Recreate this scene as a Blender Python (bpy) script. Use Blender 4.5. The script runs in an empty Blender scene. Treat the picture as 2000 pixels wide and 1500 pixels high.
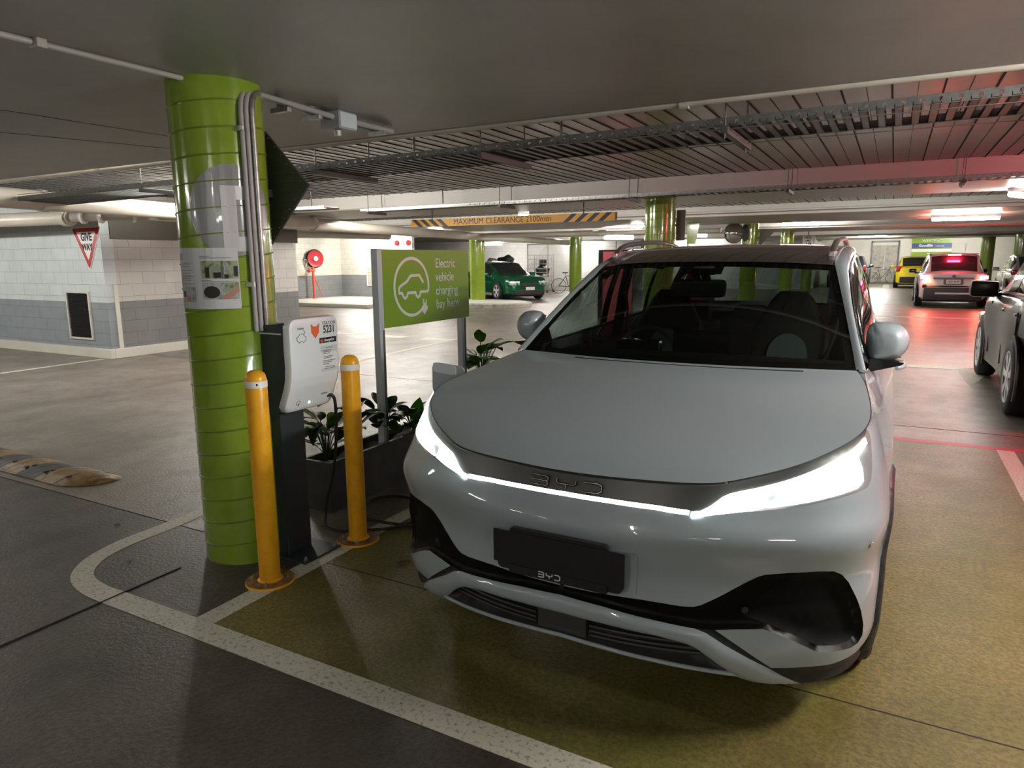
import bpy, bmesh, math, random
import numpy as np
from mathutils import Vector, Matrix, geometry
random.seed(7)
SC = bpy.context.scene
COL = SC.collection
R = math.radians
PI = math.pi

# ---------------------------------------------------------------- materials
def mat(name, col, rough=.5, metal=0., noise=None, bump=None, coat=0., emit=None, spec=.5, alpha=None):
    """noise=(scale, amount, colour2) mixes a second colour; bump=(scale, strength)"""
    m = bpy.data.materials.new(name); m.use_nodes = True
    nt = m.node_tree; b = nt.nodes['Principled BSDF']
    b.inputs['Base Color'].default_value = (*col, 1)
    b.inputs['Roughness'].default_value = rough
    b.inputs['Metallic'].default_value = metal
    b.inputs['Specular IOR Level'].default_value = spec
    if coat:
        b.inputs['Coat Weight'].default_value = coat; b.inputs['Coat Roughness'].default_value = .03
    if emit:
        b.inputs['Emission Color'].default_value = (*emit[0], 1); b.inputs['Emission Strength'].default_value = emit[1]
    if alpha is not None: b.inputs['Alpha'].default_value = alpha
    if noise or bump:
        g = nt.nodes.new('ShaderNodeNewGeometry')
    if noise:
        n = nt.nodes.new('ShaderNodeTexNoise'); n.inputs['Scale'].default_value = noise[0]; n.inputs['Detail'].default_value = 6
        n.inputs['Roughness'].default_value = .65
        nt.links.new(g.outputs['Position'], n.inputs['Vector'])
        r = nt.nodes.new('ShaderNodeValToRGB')
        r.color_ramp.elements[0].position = .35; r.color_ramp.elements[1].position = .35 + .5*noise[1]
        r.color_ramp.elements[0].color = (*noise[2], 1); r.color_ramp.elements[1].color = (*col, 1)
        nt.links.new(n.outputs['Fac'], r.inputs['Fac']); nt.links.new(r.outputs['Color'], b.inputs['Base Color'])
    if bump:
        n2 = nt.nodes.new('ShaderNodeTexNoise'); n2.inputs['Scale'].default_value = bump[0]; n2.inputs['Detail'].default_value = 4
        nt.links.new(g.outputs['Position'], n2.inputs['Vector'])
        bp = nt.nodes.new('ShaderNodeBump'); bp.inputs['Strength'].default_value = bump[1]; bp.inputs['Distance'].default_value = .004
        nt.links.new(n2.outputs['Fac'], bp.inputs['Height']); nt.links.new(bp.outputs['Normal'], b.inputs['Normal'])
    return m

def floor_mat(name, c1, c2, c3, stain=.5, grit=.5, rmin=.28, rmax=.6):
    """worn concrete: large blotches, long tyre-polished streaks, fine grit"""
    m = bpy.data.materials.new(name); m.use_nodes = True
    nt = m.node_tree; N = nt.nodes; L = nt.links; b = N['Principled BSDF']
    g = N.new('ShaderNodeNewGeometry')
    def noise(scale, detail, sx=1, sy=1, rough=.6):
        mp = N.new('ShaderNodeMapping'); mp.inputs['Scale'].default_value = (sx, sy, 1)
        L.new(g.outputs['Position'], mp.inputs['Vector'])
        n = N.new('ShaderNodeTexNoise'); n.inputs['Scale'].default_value = scale; n.inputs['Detail'].default_value = detail
        n.inputs['Roughness'].default_value = rough
        L.new(mp.outputs['Vector'], n.inputs['Vector']); return n
    def ramp(src, p0, p1, a=(0,0,0,1), c=(1,1,1,1)):
        r = N.new('ShaderNodeValToRGB'); r.color_ramp.elements[0].position = p0; r.color_ramp.elements[1].position = p1
        r.color_ramp.elements[0].color = a; r.color_ramp.elements[1].color = c
        L.new(src, r.inputs['Fac']); return r
    def mix(f, a, c):
        x = N.new('ShaderNodeMix'); x.data_type = 'RGBA'
        if isinstance(f, float): x.inputs['Factor'].default_value = f
        else: L.new(f, x.inputs['Factor'])
        for i, v in ((6, a), (7, c)):
            if isinstance(v, tuple): x.inputs[i].default_value = (*v, 1)
            else: L.new(v, x.inputs[i])
        return x.outputs[2]
    big = ramp(noise(.9, 5).outputs['Fac'], .35, .68)
    streak = ramp(noise(1.6, 6, 1.0, .35).outputs['Fac'], .42, .72)
    fine = ramp(noise(48, 4, rough=.75).outputs['Fac'], .40, .60)
    dirt = ramp(noise(3.2, 8, rough=.75).outputs['Fac'], .48, .68)
    k = mix(big.outputs['Color'], c1, c2)
    k = mix(streak.outputs['Color'], k, c2)
    d = N.new('ShaderNodeMath'); d.operation = 'MULTIPLY'; d.inputs[1].default_value = stain; L.new(dirt.outputs['Color'], d.inputs[0])
    k = mix(d.outputs[0], k, c3)
    f = N.new('ShaderNodeMath'); f.operation = 'MULTIPLY'; f.inputs[1].default_value = grit; L.new(fine.outputs['Color'], f.inputs[0])
    f2 = N.new('ShaderNodeMath'); f2.operation = 'SUBTRACT'; f2.inputs[0].default_value = grit; L.new(f.outputs[0], f2.inputs[1])
    k = mix(f2.outputs[0], k, c3)
    L.new(k, b.inputs['Base Color'])
    mr = N.new('ShaderNodeMapRange'); mr.inputs['To Min'].default_value = rmin; mr.inputs['To Max'].default_value = rmax
    L.new(noise(2.1, 6).outputs['Fac'], mr.inputs['Value']); L.new(mr.outputs[0], b.inputs['Roughness'])
    bp = N.new('ShaderNodeBump'); bp.inputs['Strength'].default_value = .8; bp.inputs['Distance'].default_value = .005
    L.new(noise(55, 5).outputs['Fac'], bp.inputs['Height']); L.new(bp.outputs['Normal'], b.inputs['Normal'])
    return m

def block_mat(name, axis, hi, lo, split, mortar=(.3,.3,.29)):
    """painted concrete blocks, upper colour over a lower band; axis = horizontal world axis the wall runs along"""
    m = bpy.data.materials.new(name); m.use_nodes = True
    nt = m.node_tree; N = nt.nodes; L = nt.links; b = N['Principled BSDF']
    g = N.new('ShaderNodeNewGeometry'); s = N.new('ShaderNodeSeparateXYZ'); L.new(g.outputs['Position'], s.inputs[0])
    c = N.new('ShaderNodeCombineXYZ'); L.new(s.outputs[axis], c.inputs['X']); L.new(s.outputs['Z'], c.inputs['Y'])
    br = N.new('ShaderNodeTexBrick'); L.new(c.outputs[0], br.inputs['Vector'])
    br.inputs['Scale'].default_value = 1; br.inputs['Brick Width'].default_value = .4; br.inputs['Row Height'].default_value = .2
    br.inputs['Mortar Size'].default_value = .004; br.inputs['Mortar Smooth'].default_value = .3; br.inputs['Bias'].default_value = 0
    br.inputs['Color1'].default_value = (1,1,1,1); br.inputs['Color2'].default_value = (.93,.94,.95,1); br.inputs['Mortar'].default_value = (.55,.55,.55,1)
    gt = N.new('ShaderNodeMath'); gt.operation = 'GREATER_THAN'; gt.inputs[1].default_value = split; L.new(s.outputs['Z'], gt.inputs[0])
    x = N.new('ShaderNodeMix'); x.data_type = 'RGBA'; L.new(gt.outputs[0], x.inputs['Factor'])
    x.inputs[6].default_value = (*lo, 1); x.inputs[7].default_value = (*hi, 1)
    n = N.new('ShaderNodeTexNoise'); n.inputs['Scale'].default_value = 2.5; n.inputs['Detail'].default_value = 6; L.new(g.outputs['Position'], n.inputs['Vector'])
    mr = N.new('ShaderNodeMapRange'); mr.inputs['To Min'].default_value = .8; mr.inputs['To Max'].default_value = 1.12; L.new(n.outputs['Fac'], mr.inputs['Value'])
    y = N.new('ShaderNodeMix'); y.data_type = 'RGBA'; y.blend_type = 'MULTIPLY'; y.inputs['Factor'].default_value = 1
    L.new(x.outputs[2], y.inputs[6]); L.new(br.outputs['Color'], y.inputs[7])
    z = N.new('ShaderNodeMix'); z.data_type = 'RGBA'; z.blend_type = 'MULTIPLY'; z.inputs['Factor'].default_value = 1
    L.new(y.outputs[2], z.inputs[6]); L.new(mr.outputs[0], z.inputs[7]); L.new(z.outputs[2], b.inputs['Base Color'])
    b.inputs['Roughness'].default_value = .55
    bp = N.new('ShaderNodeBump'); bp.inputs['Strength'].default_value = .5; bp.inputs['Distance'].default_value = .006
    L.new(br.outputs['Fac'], bp.inputs['Height']); bp.invert = True; L.new(bp.outputs['Normal'], b.inputs['Normal'])
    return m

def glass_mat(name, tint, refl=.06, thin=True):
    """thin automotive glass: tinted see-through sheet with Fresnel reflection"""
    m = bpy.data.materials.new(name); m.use_nodes = True
    nt = m.node_tree; N = nt.nodes; L = nt.links; N.remove(N['Principled BSDF'])
    t = N.new('ShaderNodeBsdfTransparent'); t.inputs['Color'].default_value = (*tint, 1)
    gl = N.new('ShaderNodeBsdfGlossy'); gl.inputs['Roughness'].default_value = .02; gl.inputs['Color'].default_value = (.9,.95,.95,1)
    fr = N.new('ShaderNodeFresnel'); gm = N.new('ShaderNodeNewGeometry'); ir = N.new('ShaderNodeMapRange'); ir.inputs['To Min'].default_value = 1.45; ir.inputs['To Max'].default_value = 1/1.45; L.new(gm.outputs['Backfacing'], ir.inputs['Value']); L.new(ir.outputs[0], fr.inputs['IOR'])
    mx = N.new('ShaderNodeMixShader'); L.new(fr.outputs[0], mx.inputs[0]); L.new(t.outputs[0], mx.inputs[1]); L.new(gl.outputs[0], mx.inputs[2])
    L.new(mx.outputs[0], N['Material Output'].inputs['Surface'])
    return m

M = {}
M['floor'] = floor_mat('worn_concrete', (.14,.117,.094), (.27,.235,.20), (.045,.04,.035), .6, .35, .22, .55)
M['bay'] = floor_mat('olive_bay_paint', (.125,.13,.012), (.27,.21,.075), (.055,.05,.015), .5, .65, .3, .6)
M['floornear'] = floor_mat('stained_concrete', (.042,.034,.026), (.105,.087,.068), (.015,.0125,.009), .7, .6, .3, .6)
M['line'] = mat('line_paint', (.60,.58,.49), .6, noise=(55,.25,(.25,.24,.19)), bump=(60,.4))
M['redline'] = mat('red_line_paint', (.55,.04,.05), .5, noise=(20,.3,(.35,.05,.05)))
M['joint'] = mat('joint_filler', (.012,.011,.01), .8)
M['conc'] = mat('painted_soffit', (.41,.385,.35), .42, noise=(1.2,.5,(.35,.325,.295)), bump=(25,.12))
M['deck'] = mat('steel_deck', (.42,.405,.38), .34, .35, noise=(3,.6,(.36,.35,.33)))
M['white_conc'] = mat('white_beam_paint', (.6,.58,.54), .5)
M['wallw'] = mat('cream_wall', (.66,.65,.58), .6, noise=(.8,.5,(.6,.59,.52)))
M['galv'] = mat('galvanised_steel', (.42,.43,.42), .4, .8, noise=(30,.4,(.3,.31,.3)))
M['traysteel'] = mat('weathered_tray_steel', (.17,.18,.175), .45, .5, noise=(30,.4,(.12,.125,.12)))
M['dgalv'] = mat('dull_steel', (.10,.10,.095), .5, .5)
M['pvc'] = mat('cream_pvc', (.52,.49,.42), .35, noise=(2,.4,(.45,.42,.36)))
M['greypvc'] = mat('grey_conduit', (.36,.355,.35), .4)
M['colgreen'] = mat('lime_gloss_paint', (.235,.345,.028), .16, coat=.6, noise=(6,.4,(.20,.305,.022)))
M['colgrey'] = mat('grey_vinyl', (.27,.275,.28), .2, coat=.4)
M['collight'] = mat('pale_vinyl', (.58,.58,.59), .2, coat=.4)
M['yellow'] = mat('bollard_yellow', (.84,.40,.015), .3, noise=(14,.35,(.74,.33,.012)), bump=(30,.1))
M['rust'] = mat('rusty_plate', (.33,.15,.03), .6, noise=(30,.5,(.09,.05,.03)))
M['tapew'] = mat('white_band', (.75,.75,.72), .35)
M['navy'] = mat('charcoal_steel', (.028,.035,.042), .38)
M['whiteplastic'] = mat('white_abs', (.74,.76,.78), .3, coat=.2)
M['black'] = mat('black_print', (.01,.01,.01), .5)
M['blackgloss'] = mat('piano_black', (.008,.008,.008), .12, coat=.6)
M['rubber'] = mat('black_rubber', (.018,.018,.018), .6)
M['orange'] = mat('orange_print', (.75,.12,.03), .5)
M['signgreen'] = mat('sign_green', (.23,.40,.02), .35)
M['signwhite'] = mat('sign_white', (.80,.81,.80), .4)
M['alu'] = mat('silver_alu', (.60,.66,.72), .45, .1)
M['paint'] = mat('car_ice_grey', (.37,.435,.47), .5, .15, coat=1.)
M['strip'] = mat('satin_dark_grey', (.085,.088,.085), .38, .6)
M['trimblk'] = mat('matt_black_trim', (.014,.014,.015), .5)
M['mesh'] = mat('grille_mesh', (.004,.004,.004), .7, spec=.15)
M['grilleblk'] = mat('satin_black', (.004,.004,.004), .35, spec=.1)
M['chrome'] = mat('chrome', (.75,.76,.78), .1, 1.)
M['rail'] = mat('satin_silver', (.6,.61,.63), .3, .9)
M['glass'] = glass_mat('windscreen_glass', (.29,.34,.33))
M['glassd'] = glass_mat('side_glass', (.55,.62,.58))
M['roofg'] = mat('dark_roof_glass', (.03,.03,.03), .12, coat=.5)
M['interior'] = mat('dark_cabin', (.012,.012,.012), .7)
M['seatgrey'] = mat('grey_seat_leather', (.16,.19,.19), .5)
M['led'] = mat('led_white', (.9,.95,1), .3, emit=((.92,1,.97), 10))
M['ledbar'] = mat('led_bar', (.9,.95,1), .3, emit=((.95,1,.92), 5))
M['lampwhite'] = mat('lamp_housing', (.6,.62,.64), .2, .6, coat=1)
M['tube'] = mat('tube_light', (1,1,1), .4, emit=((1,.98,.92), 26))
M['tail'] = mat('brake_lamp', (.5,.01,.01), .2, emit=((1,.02,.06), 110))
M['tailhot'] = mat('brake_lamp_core', (.9,.5,.2), .2, emit=((1,.55,.25), 150))
M['taildim'] = mat('red_lens', (.35,.01,.012), .15, coat=.6)
M['tyre'] = mat('tyre', (.014,.014,.014), .7)
M['cgreen'] = mat('dark_green_metallic', (.004,.11,.05), .2, .4, coat=1.)
M['cblack'] = mat('black_metallic', (.008,.007,.006), .3, .0, coat=.05, spec=.2)
M['cwhite'] = mat('car_white', (.62,.62,.62), .3, coat=.8)
M['cyellow'] = mat('car_yellow', (.75,.6,.01), .3, coat=.8)
M['cblue'] = mat('car_navy', (.015,.03,.09), .25, .3, coat=.8)
M['csilver'] = mat('car_silver', (.5,.5,.5), .3, .6, coat=.8)
M['carglass'] = mat('dark_car_glass', (.02,.022,.024), .06, coat=.5)
M['carglassd'] = M['carglass']
M['platewhite'] = mat('plate_white', (.65,.65,.62), .4)
M['red'] = mat('hydrant_red', (.42,.015,.022), .35)
M['redorange'] = mat('faded_red', (.72,.10,.06), .45)
M['leaf'] = mat('leaf_green', (.05,.13,.015), .3, noise=(24,.35,(.20,.32,.04)))
M['leafd'] = mat('leaf_dark', (.014,.04,.012), .35, noise=(20,.4,(.05,.10,.02)))
M['leafb'] = mat('leaf_bright', (.10,.30,.02), .4, noise=(30,.3,(.2,.42,.05)))
M['soil'] = mat('soil', (.03,.022,.015), .9, bump=(40,1))
M['planter'] = mat('slate_planter', (.055,.055,.055), .6, noise=(9,.5,(.035,.035,.035)))
M['paper'] = mat('paper', (.62,.64,.66), .25, coat=.5)
M['shotg'] = mat('photo_green', (.30,.38,.20), .4, noise=(45,.3,(.10,.10,.08)))
M['shotw'] = mat('photo_grey', (.42,.43,.43), .4, noise=(35,.3,(.2,.2,.2)))
M['skin'] = mat('photo_skin', (.45,.24,.17), .4)
M['signdark'] = mat('sign_back', (.055,.058,.055), .5)
M['clearyellow'] = mat('clearance_yellow', (.72,.36,.03), .45, noise=(6,.4,(.62,.31,.02)))
M['glow'] = mat('emergency_diffuser', (1,1,.9), .4, emit=((1,1,.8), 3))
M['brown'] = mat('brown_panel', (.13,.12,.10), .6)
M['redpanel'] = mat('red_panel', (.42,.05,.07), .4)
M['mirrorm'] = mat('convex_mirror', (.8,.8,.8), .05, 1.)
M['wire'] = mat('pale_wire', (.30,.30,.28), .5, .2)
M['junk'] = mat('pale_sacking', (.42,.40,.36), .8, noise=(6,.4,(.25,.24,.22)))
M['humpy'] = mat('hump_yellow', (.24,.14,.03), .5, noise=(18,.5,(.09,.06,.025)), bump=(50,.5))
M['humpb'] = mat('hump_black', (.03,.03,.032), .6, noise=(18,.4,(.05,.05,.05)))
M['leafdry'] = mat('dry_leaf', (.28,.17,.10), .7)
M['ledg'] = mat('green_led', (.5,1,.8), .3, emit=((.5,1,.75), 6))
M['violet'] = mat('sign_blue', (.06,.09,.35), .4)
M['amber'] = mat('amber_panel', (.75,.3,.01), .4)

# ---------------------------------------------------------------- mesh helpers
def new(): return bmesh.new()
def obj(name, bm, m=None, parent=None, smooth=False, loc=None, mats=None):
    me = bpy.data.meshes.new(name); bm.normal_update(); bm.to_mesh(me); bm.free()
    for k in (mats or [m]): me.materials.append(M[k] if isinstance(k, str) else k)
    if smooth:
        for p in me.polygons: p.use_smooth = True
        if smooth != 'all':
            try: me.set_sharp_from_angle(angle=R(38))
            except Exception: pass
    o = bpy.data.objects.new(name, me); COL.objects.link(o)
    if parent: o.parent = parent
    if loc: o.location = loc
    return o
def thing(name, label, cat, loc=(0,0,0), rz=0, group=None):
    o = bpy.data.objects.new(name, None); COL.objects.link(o); o.empty_display_size = .2
    o.location = loc; o.rotation_euler = (0,0,rz); o['label'] = label; o['category'] = cat
    if group: o['group'] = group
    return o
def tag(o, label, cat, group=None, kind=None):
    o['label'] = label; o['category'] = cat
    if group: o['group'] = group
    if kind: o['kind'] = kind
    return o
def struct(name, bm, m, parent=None, **k):
    o = obj(name, bm, m, parent, **k)
    if not parent: o['kind'] = 'structure'
    return o
def dup(root, loc, rz=None, label=None):
    r = root.copy(); COL.objects.link(r); r.location = loc
    if rz is not None: r.rotation_euler = (0,0,rz)
    if label: r['label'] = label
    for ch in list(root.children):
        c = ch.copy(); COL.objects.link(c); c.parent = r
        for g in list(ch.children):
            d = g.copy(); COL.objects.link(d); d.parent = c
    return r
def box(bm, c, s, rot=None, mi=0, bev=0):
    r = bmesh.ops.create_cube(bm, size=1); vs = r['verts']
    bmesh.ops.scale(bm, vec=s, verts=vs)
    if bev:
        es = list({e for v in vs for e in v.link_edges})
        bv = bmesh.ops.bevel(bm, geom=es, offset=bev, segments=2, affect='EDGES', profile=.6)
        vs = list({v for f in bv['faces'] for v in f.verts} | {v for v in vs if v.is_valid})
    if rot: bmesh.ops.rotate(bm, cent=(0,0,0), matrix=rot, verts=vs)
    bmesh.ops.translate(bm, vec=c, verts=vs)
    if mi:
        for f in {f for v in vs for f in v.link_faces}: f.material_index = mi
    return vs
def bx(bm, x0, x1, y0, y1, z0, z1, mi=0, bev=0):
    return box(bm, ((x0+x1)/2, (y0+y1)/2, (z0+z1)/2), (abs(x1-x0), abs(y1-y0), abs(z1-z0)), None, mi, bev)
def tube(bm, pts, r, seg=12, caps=True, closed=False):
    pts = [Vector(p) for p in pts]; n = len(pts); rings = []
    rs = r if isinstance(r, (list, tuple)) else [r]*n
    prev = None
    for i, p in enumerate(pts):
        if closed: d = pts[(i+1) % n]-pts[i-1]
        else: d = (pts[min(i+1, n-1)]-pts[max(i-1, 0)])
        d.normalize()
        if prev is None:
            up = Vector((0,0,1)) if abs(d.z) < .9 else Vector((1,0,0)); a = d.cross(up).normalized()
        else:
            a = (prev - d*prev.dot(d)).normalized()
        prev = a; b = d.cross(a)
        rings.append([bm.verts.new(p+(a*math.cos(t)+b*math.sin(t))*rs[i]) for t in [2*PI*k/seg for k in range(seg)]])
    m = n if closed else n-1
    for i in range(m):
        A, B = rings[i], rings[(i+1) % n]
        for k in range(seg):
            bm.faces.new((A[k], A[(k+1) % seg], B[(k+1) % seg], B[k]))
    if caps and not closed:
        bm.faces.new(rings[0][::-1]); bm.faces.new(rings[-1])
def lathe(bm, prof, seg=32, c=(0,0,0), axis='z', rot=None, cap=True):
    """prof = list of (r, h)"""
    rings = []
    for r, h in prof:
        ring = []
        for k in range(seg):
            t = 2*PI*k/seg
            v = {'z': (r*math.cos(t), r*math.sin(t), h), 'x': (h, r*math.cos(t), r*math.sin(t)), 'y': (r*math.sin(t), h, r*math.cos(t))}[axis]
            v = Vector(v)
            if rot: v = rot @ v
            ring.append(bm.verts.new(v+Vector(c)))
        rings.append(ring)
    for A, B in zip(rings, rings[1:]):
        for k in range(seg): bm.faces.new((A[k], A[(k+1) % seg], B[(k+1) % seg], B[k]))
    if cap and prof[0][0] > 1e-4: bm.faces.new(rings[0][::-1])
    if cap and prof[-1][0] > 1e-4: bm.faces.new(rings[-1])
def prism(bm, pts, h, fr=None, mi=0):
    """extrude a 2D polygon: fr(x, y, d) -> 3D"""
    fr = fr or (lambda x, y, d: (x, y, d))
    a = [bm.verts.new(fr(x, y, 0)) for x, y in pts]; b = [bm.verts.new(fr(x, y, h)) for x, y in pts]
    n = len(pts); fs = []
    for poly in (a[::-1], b):
        fs.append(bm.faces.new(poly))
    for i in range(n): fs.append(bm.faces.new((a[i], a[(i+1) % n], b[(i+1) % n], b[i])))
    for f in fs: f.material_index = mi
    bmesh.ops.recalc_face_normals(bm, faces=fs)
def ribbon(bm, pts, w, h, fr):
    """stroke of width w along a 2D polyline, mitred, thickness h"""
    n = len(pts); P = [Vector(p) for p in pts]; Lf = []; Rt = []
    for i in range(n):
        d0 = (P[i]-P[i-1]).normalized() if i else (P[1]-P[0]).normalized()
        d1 = (P[i+1]-P[i]).normalized() if i < n-1 else d0
        t = (d0+d1).normalized() if (d0+d1).length > 1e-6 else d0
        nn = Vector((-t.y, t.x)); k = w/2/max(.4, abs(nn.dot(Vector((-d0.y, d0.x)))))
        Lf.append(P[i]+nn*k); Rt.append(P[i]-nn*k)
    prev = None
    for a, b in zip(Lf, Rt):
        q = [bm.verts.new(fr(a.x, a.y, 0)), bm.verts.new(fr(b.x, b.y, 0)), bm.verts.new(fr(b.x, b.y, h)), bm.verts.new(fr(a.x, a.y, h))]
        if prev:
            for k in range(4): bm.faces.new((prev[k], prev[(k+1) % 4], q[(k+1) % 4], q[k]))
        else: bm.faces.new(q[::-1])
        prev = q
    bm.faces.new(prev); bmesh.ops.recalc_face_normals(bm, faces=bm.faces[:])
def text_bm(body, size, fr, h=.0015, space=1., bold=0., align='CENTER', wx=1.):
    """text as real geometry through fr(x, y, d)"""
    cu = bpy.data.curves.new('t', 'FONT'); cu.body = body; cu.size = size; cu.align_x = align; cu.align_y = 'CENTER'
    cu.space_character = space; cu.offset = bold; cu.resolution_u = 4
    o = bpy.data.objects.new('t', cu); COL.objects.link(o)
    dg = bpy.context.evaluated_depsgraph_get(); dg.update()
    me = bpy.data.meshes.new_from_object(o.evaluated_get(dg))
    bm = bmesh.new(); bm.from_mesh(me)
    bpy.data.objects.remove(o); bpy.data.curves.remove(cu); bpy.data.meshes.remove(me)
    if h:
        r = bmesh.ops.extrude_face_region(bm, geom=bm.faces[:])
        vs = [v for v in r['geom'] if isinstance(v, bmesh.types.BMVert)]
        for v in vs: v.co.z = h
    for v in bm.verts: v.co = Vector(fr(v.co.x*wx, v.co.y, v.co.z))
    return bm
# frames: sheet facing -Y, +X, -X ...
def face_my(cx, y, cz): return lambda a, b, d: (cx+a, y-d, cz+b)
def face_px(x, cy, cz): return lambda a, b, d: (x+d, cy+a, cz+b)
def grid_bm(bm, F, us, vs, mi=0, flip=False):
    V = [[bm.verts.new(F(u, v)) for u in us] for v in vs]
    for j in range(len(vs)-1):
        for i in range(len(us)-1):
            q = (V[j][i], V[j][i+1], V[j+1][i+1], V[j+1][i])
            f = bm.faces.new(q[::-1] if flip else q); f.material_index = mi
    return V
def lin(a, b, n): return [a+(b-a)*i/(n-1) for i in range(n)]

M['alloy'] = mat('bright_alloy', (.72,.72,.74), .3, .1, coat=.5)

M['colseam'] = mat('seam_shadow_green', (.13,.21,.01), .3, coat=.4)
M['textwhite'] = mat('matt_white_lettering', (.85,.86,.85), .9, spec=.1)
# ================================================================ SETTING
bm = new(); bx(bm, -34, 12, 2.50, 62, -.3, 0); struct('floor', bm, 'floor')
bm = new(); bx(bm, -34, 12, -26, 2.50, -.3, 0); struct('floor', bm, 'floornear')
n_tr = [0]
def trim(bm, m, **k):
    n_tr[0] += 1; return struct('trim_%d' % n_tr[0], bm, m, **k)
# slab joints
for x0, x1, y in ((-14, -3.11, 2.50), (-2.5, 6, 2.52), (-14, 6, -2.2), (-14, 6, 7.3)):
    bm = new(); bx(bm, x0, x1, y-.004, y+.004, .0002, .0018); trim(bm, 'joint')
for x, y0, y1 in ((-3.13, -3, 2.12),):
    bm = new(); bx(bm, x-.003, x+.003, y0, y1, .0002, .0052); trim(bm, 'joint')
# ceiling: steel deck between concrete bands
bm = new(); bx(bm, -34, 12, 4.0, 62, 2.66, 2.9); struct('ceiling', bm, 'deck')
bands = [(-26, 4.0, 2.42), (9.6, 11.6, 2.43), (15.6, 19.4, 2.44), (23.4, 27.2, 2.46), (31.2, 35., 2.46), (39., 43, 2.48)]
for y0, y1, z in bands:
    bm = new(); bx(bm, -34, 12, y0, y1, z, 2.9); trim(bm, 'conc')
# deck seams: dark joint every .3 m, a fine rib between
def ribs(y0, y1, x0, x1):
    bm = new(); x = x0; i = 0
    while x < x1:
        w = .0055 if i % 2 == 0 else .0018
        bx(bm, x-w, x+w, y0, y1, 2.652 if i % 2 == 0 else 2.655, 2.662); x += .15; i += 1
    trim(bm, 'joint')
ribs(4.0, 9.6, -14.5, 6); ribs(11.6, 15.6, -14.5, 6); ribs(19.4, 23.4, -10, 6)
bm = new(); tube(bm, [(-9.0,.9,2.42),(-6.1,1.9,2.42),(-4.5,2.25,2.42),(-4.44,3.99,2.42)], .0025, 4); trim(bm, 'dgalv')
bm = new(); tube(bm, [(-9.5,1.9,2.42),(-5.27,2.59,2.42),(-4.8,3.99,2.42)], .0025, 4); trim(bm, 'dgalv')
# pale upstand strip on the face of the bands
for y in (9.58, 15.58, 23.38, 31.18):
    bm = new(); bx(bm, -34, 12, y, y+.02, 2.45, 2.66); trim(bm, 'white_conc')
# walls
M['blkx'] = block_mat('block_wall_x', 'X', (.66,.73,.735), (.28,.32,.345), .91)
M['blky'] = block_mat('block_wall_y', 'Y', (.60,.58,.54), (.22,.22,.22), .92)
M['brkw'] = block_mat('white_block_wall', 'X', (.60,.60,.58), (.60,.60,.58), -1)
M['dadox'] = block_mat('dado_wall_x', 'X', (.66,.65,.58), (.22,.23,.24), .98)
M['dadoy'] = block_mat('dado_wall_y', 'Y', (.66,.65,.58), (.22,.23,.24), .98)
bm = new(); bx(bm, -30, -11.17, 6.74, 6.94, 0, 2.66); struct('wall_left', bm, 'blkx')
bm = new(); bx(bm, -11.37, -11.17, 6.94, 10.9, 0, 2.66); struct('wall_inner_left', bm, 'blky')
bm = new(); bx(bm, -11.40, -11.15, 6.9, 10.95, 1.93, 2.42); trim(bm, 'brown')
bm = new(); bx(bm, -30, -11.09, 6.66, 6.74, 0, .155, bev=.008); bx(bm, -11.17, -11.09, 6.74, 10.95, 0, .155, bev=.008); struct('baseboard_left', bm, 'wallw')
bm = new(); bx(bm, -11.165, -11.145, 6.86, 6.93, .16, 1.2); trim(bm, 'wallw')
bm = new(); bx(bm, -19.95, -19.8, 15.6, 21.9, 0, 2.66); struct('wall_recess_left', bm, 'dadoy')
bm = new(); bx(bm, -19.8, -16.2, 21.75, 21.9, 0, 2.66); struct('wall_recess_back', bm, 'dadox')
bm = new(); bx(bm, -30, -19.8, 15.5, 15.6, 0, 2.66); struct('wall_recess_side', bm, 'dadox')
bm = new(); bx(bm, -19.8, -15.0, 17.6, 21.75, 0, .12, bev=.02); trim(bm, 'wallw')
bm = new(); bx(bm, -34, -3.6, 36.5, 36.7, 0, 2.66); struct('wall_back_left', bm, 'brkw')
bm = new(); bx(bm, -3.6, 12, 46.8, 47.0, 0, 2.66); struct('wall_back', bm, 'wallw')
bm = new(); bx(bm, -3.8, -3.6, 36.7, 47, 0, 2.66); struct('wall_back_side', bm, 'wallw')
bm = new(); bx(bm, 11, 11.2, -26, 47, 0, 2.66); struct('wall_right', bm, 'wallw')
bm = new(); bx(bm, -34, -33.8, -26, 62, 0, 2.66); struct('wall_far_left', bm, 'wallw')
bm = new(); bx(bm, -34, 12, -26.2, -26, 0, 2.9); struct('wall_behind', bm, 'wallw')
# grey roller door in the back wall
bm = new()
bx(bm, -1.25, -1.17, 46.7, 46.8, 0, 2.45); bx(bm, .14, .22, 46.7, 46.8, 0, 2.45); bx(bm, -1.25, .22, 46.7, 46.8, 2.37, 2.47)
d = struct('door_1', bm, 'dgalv')
bm = new(); bx(bm, -1.17, -.52, 46.74, 46.79, .05, 2.2); bx(bm, -.5, .14, 46.74, 46.79, .05, 2.2)
for k in range(9): bx(bm, -.48, .12, 46.72, 46.745, .2+k*.22, .23+k*.22)
obj('door_leaf', bm, 'junk', d)
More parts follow.
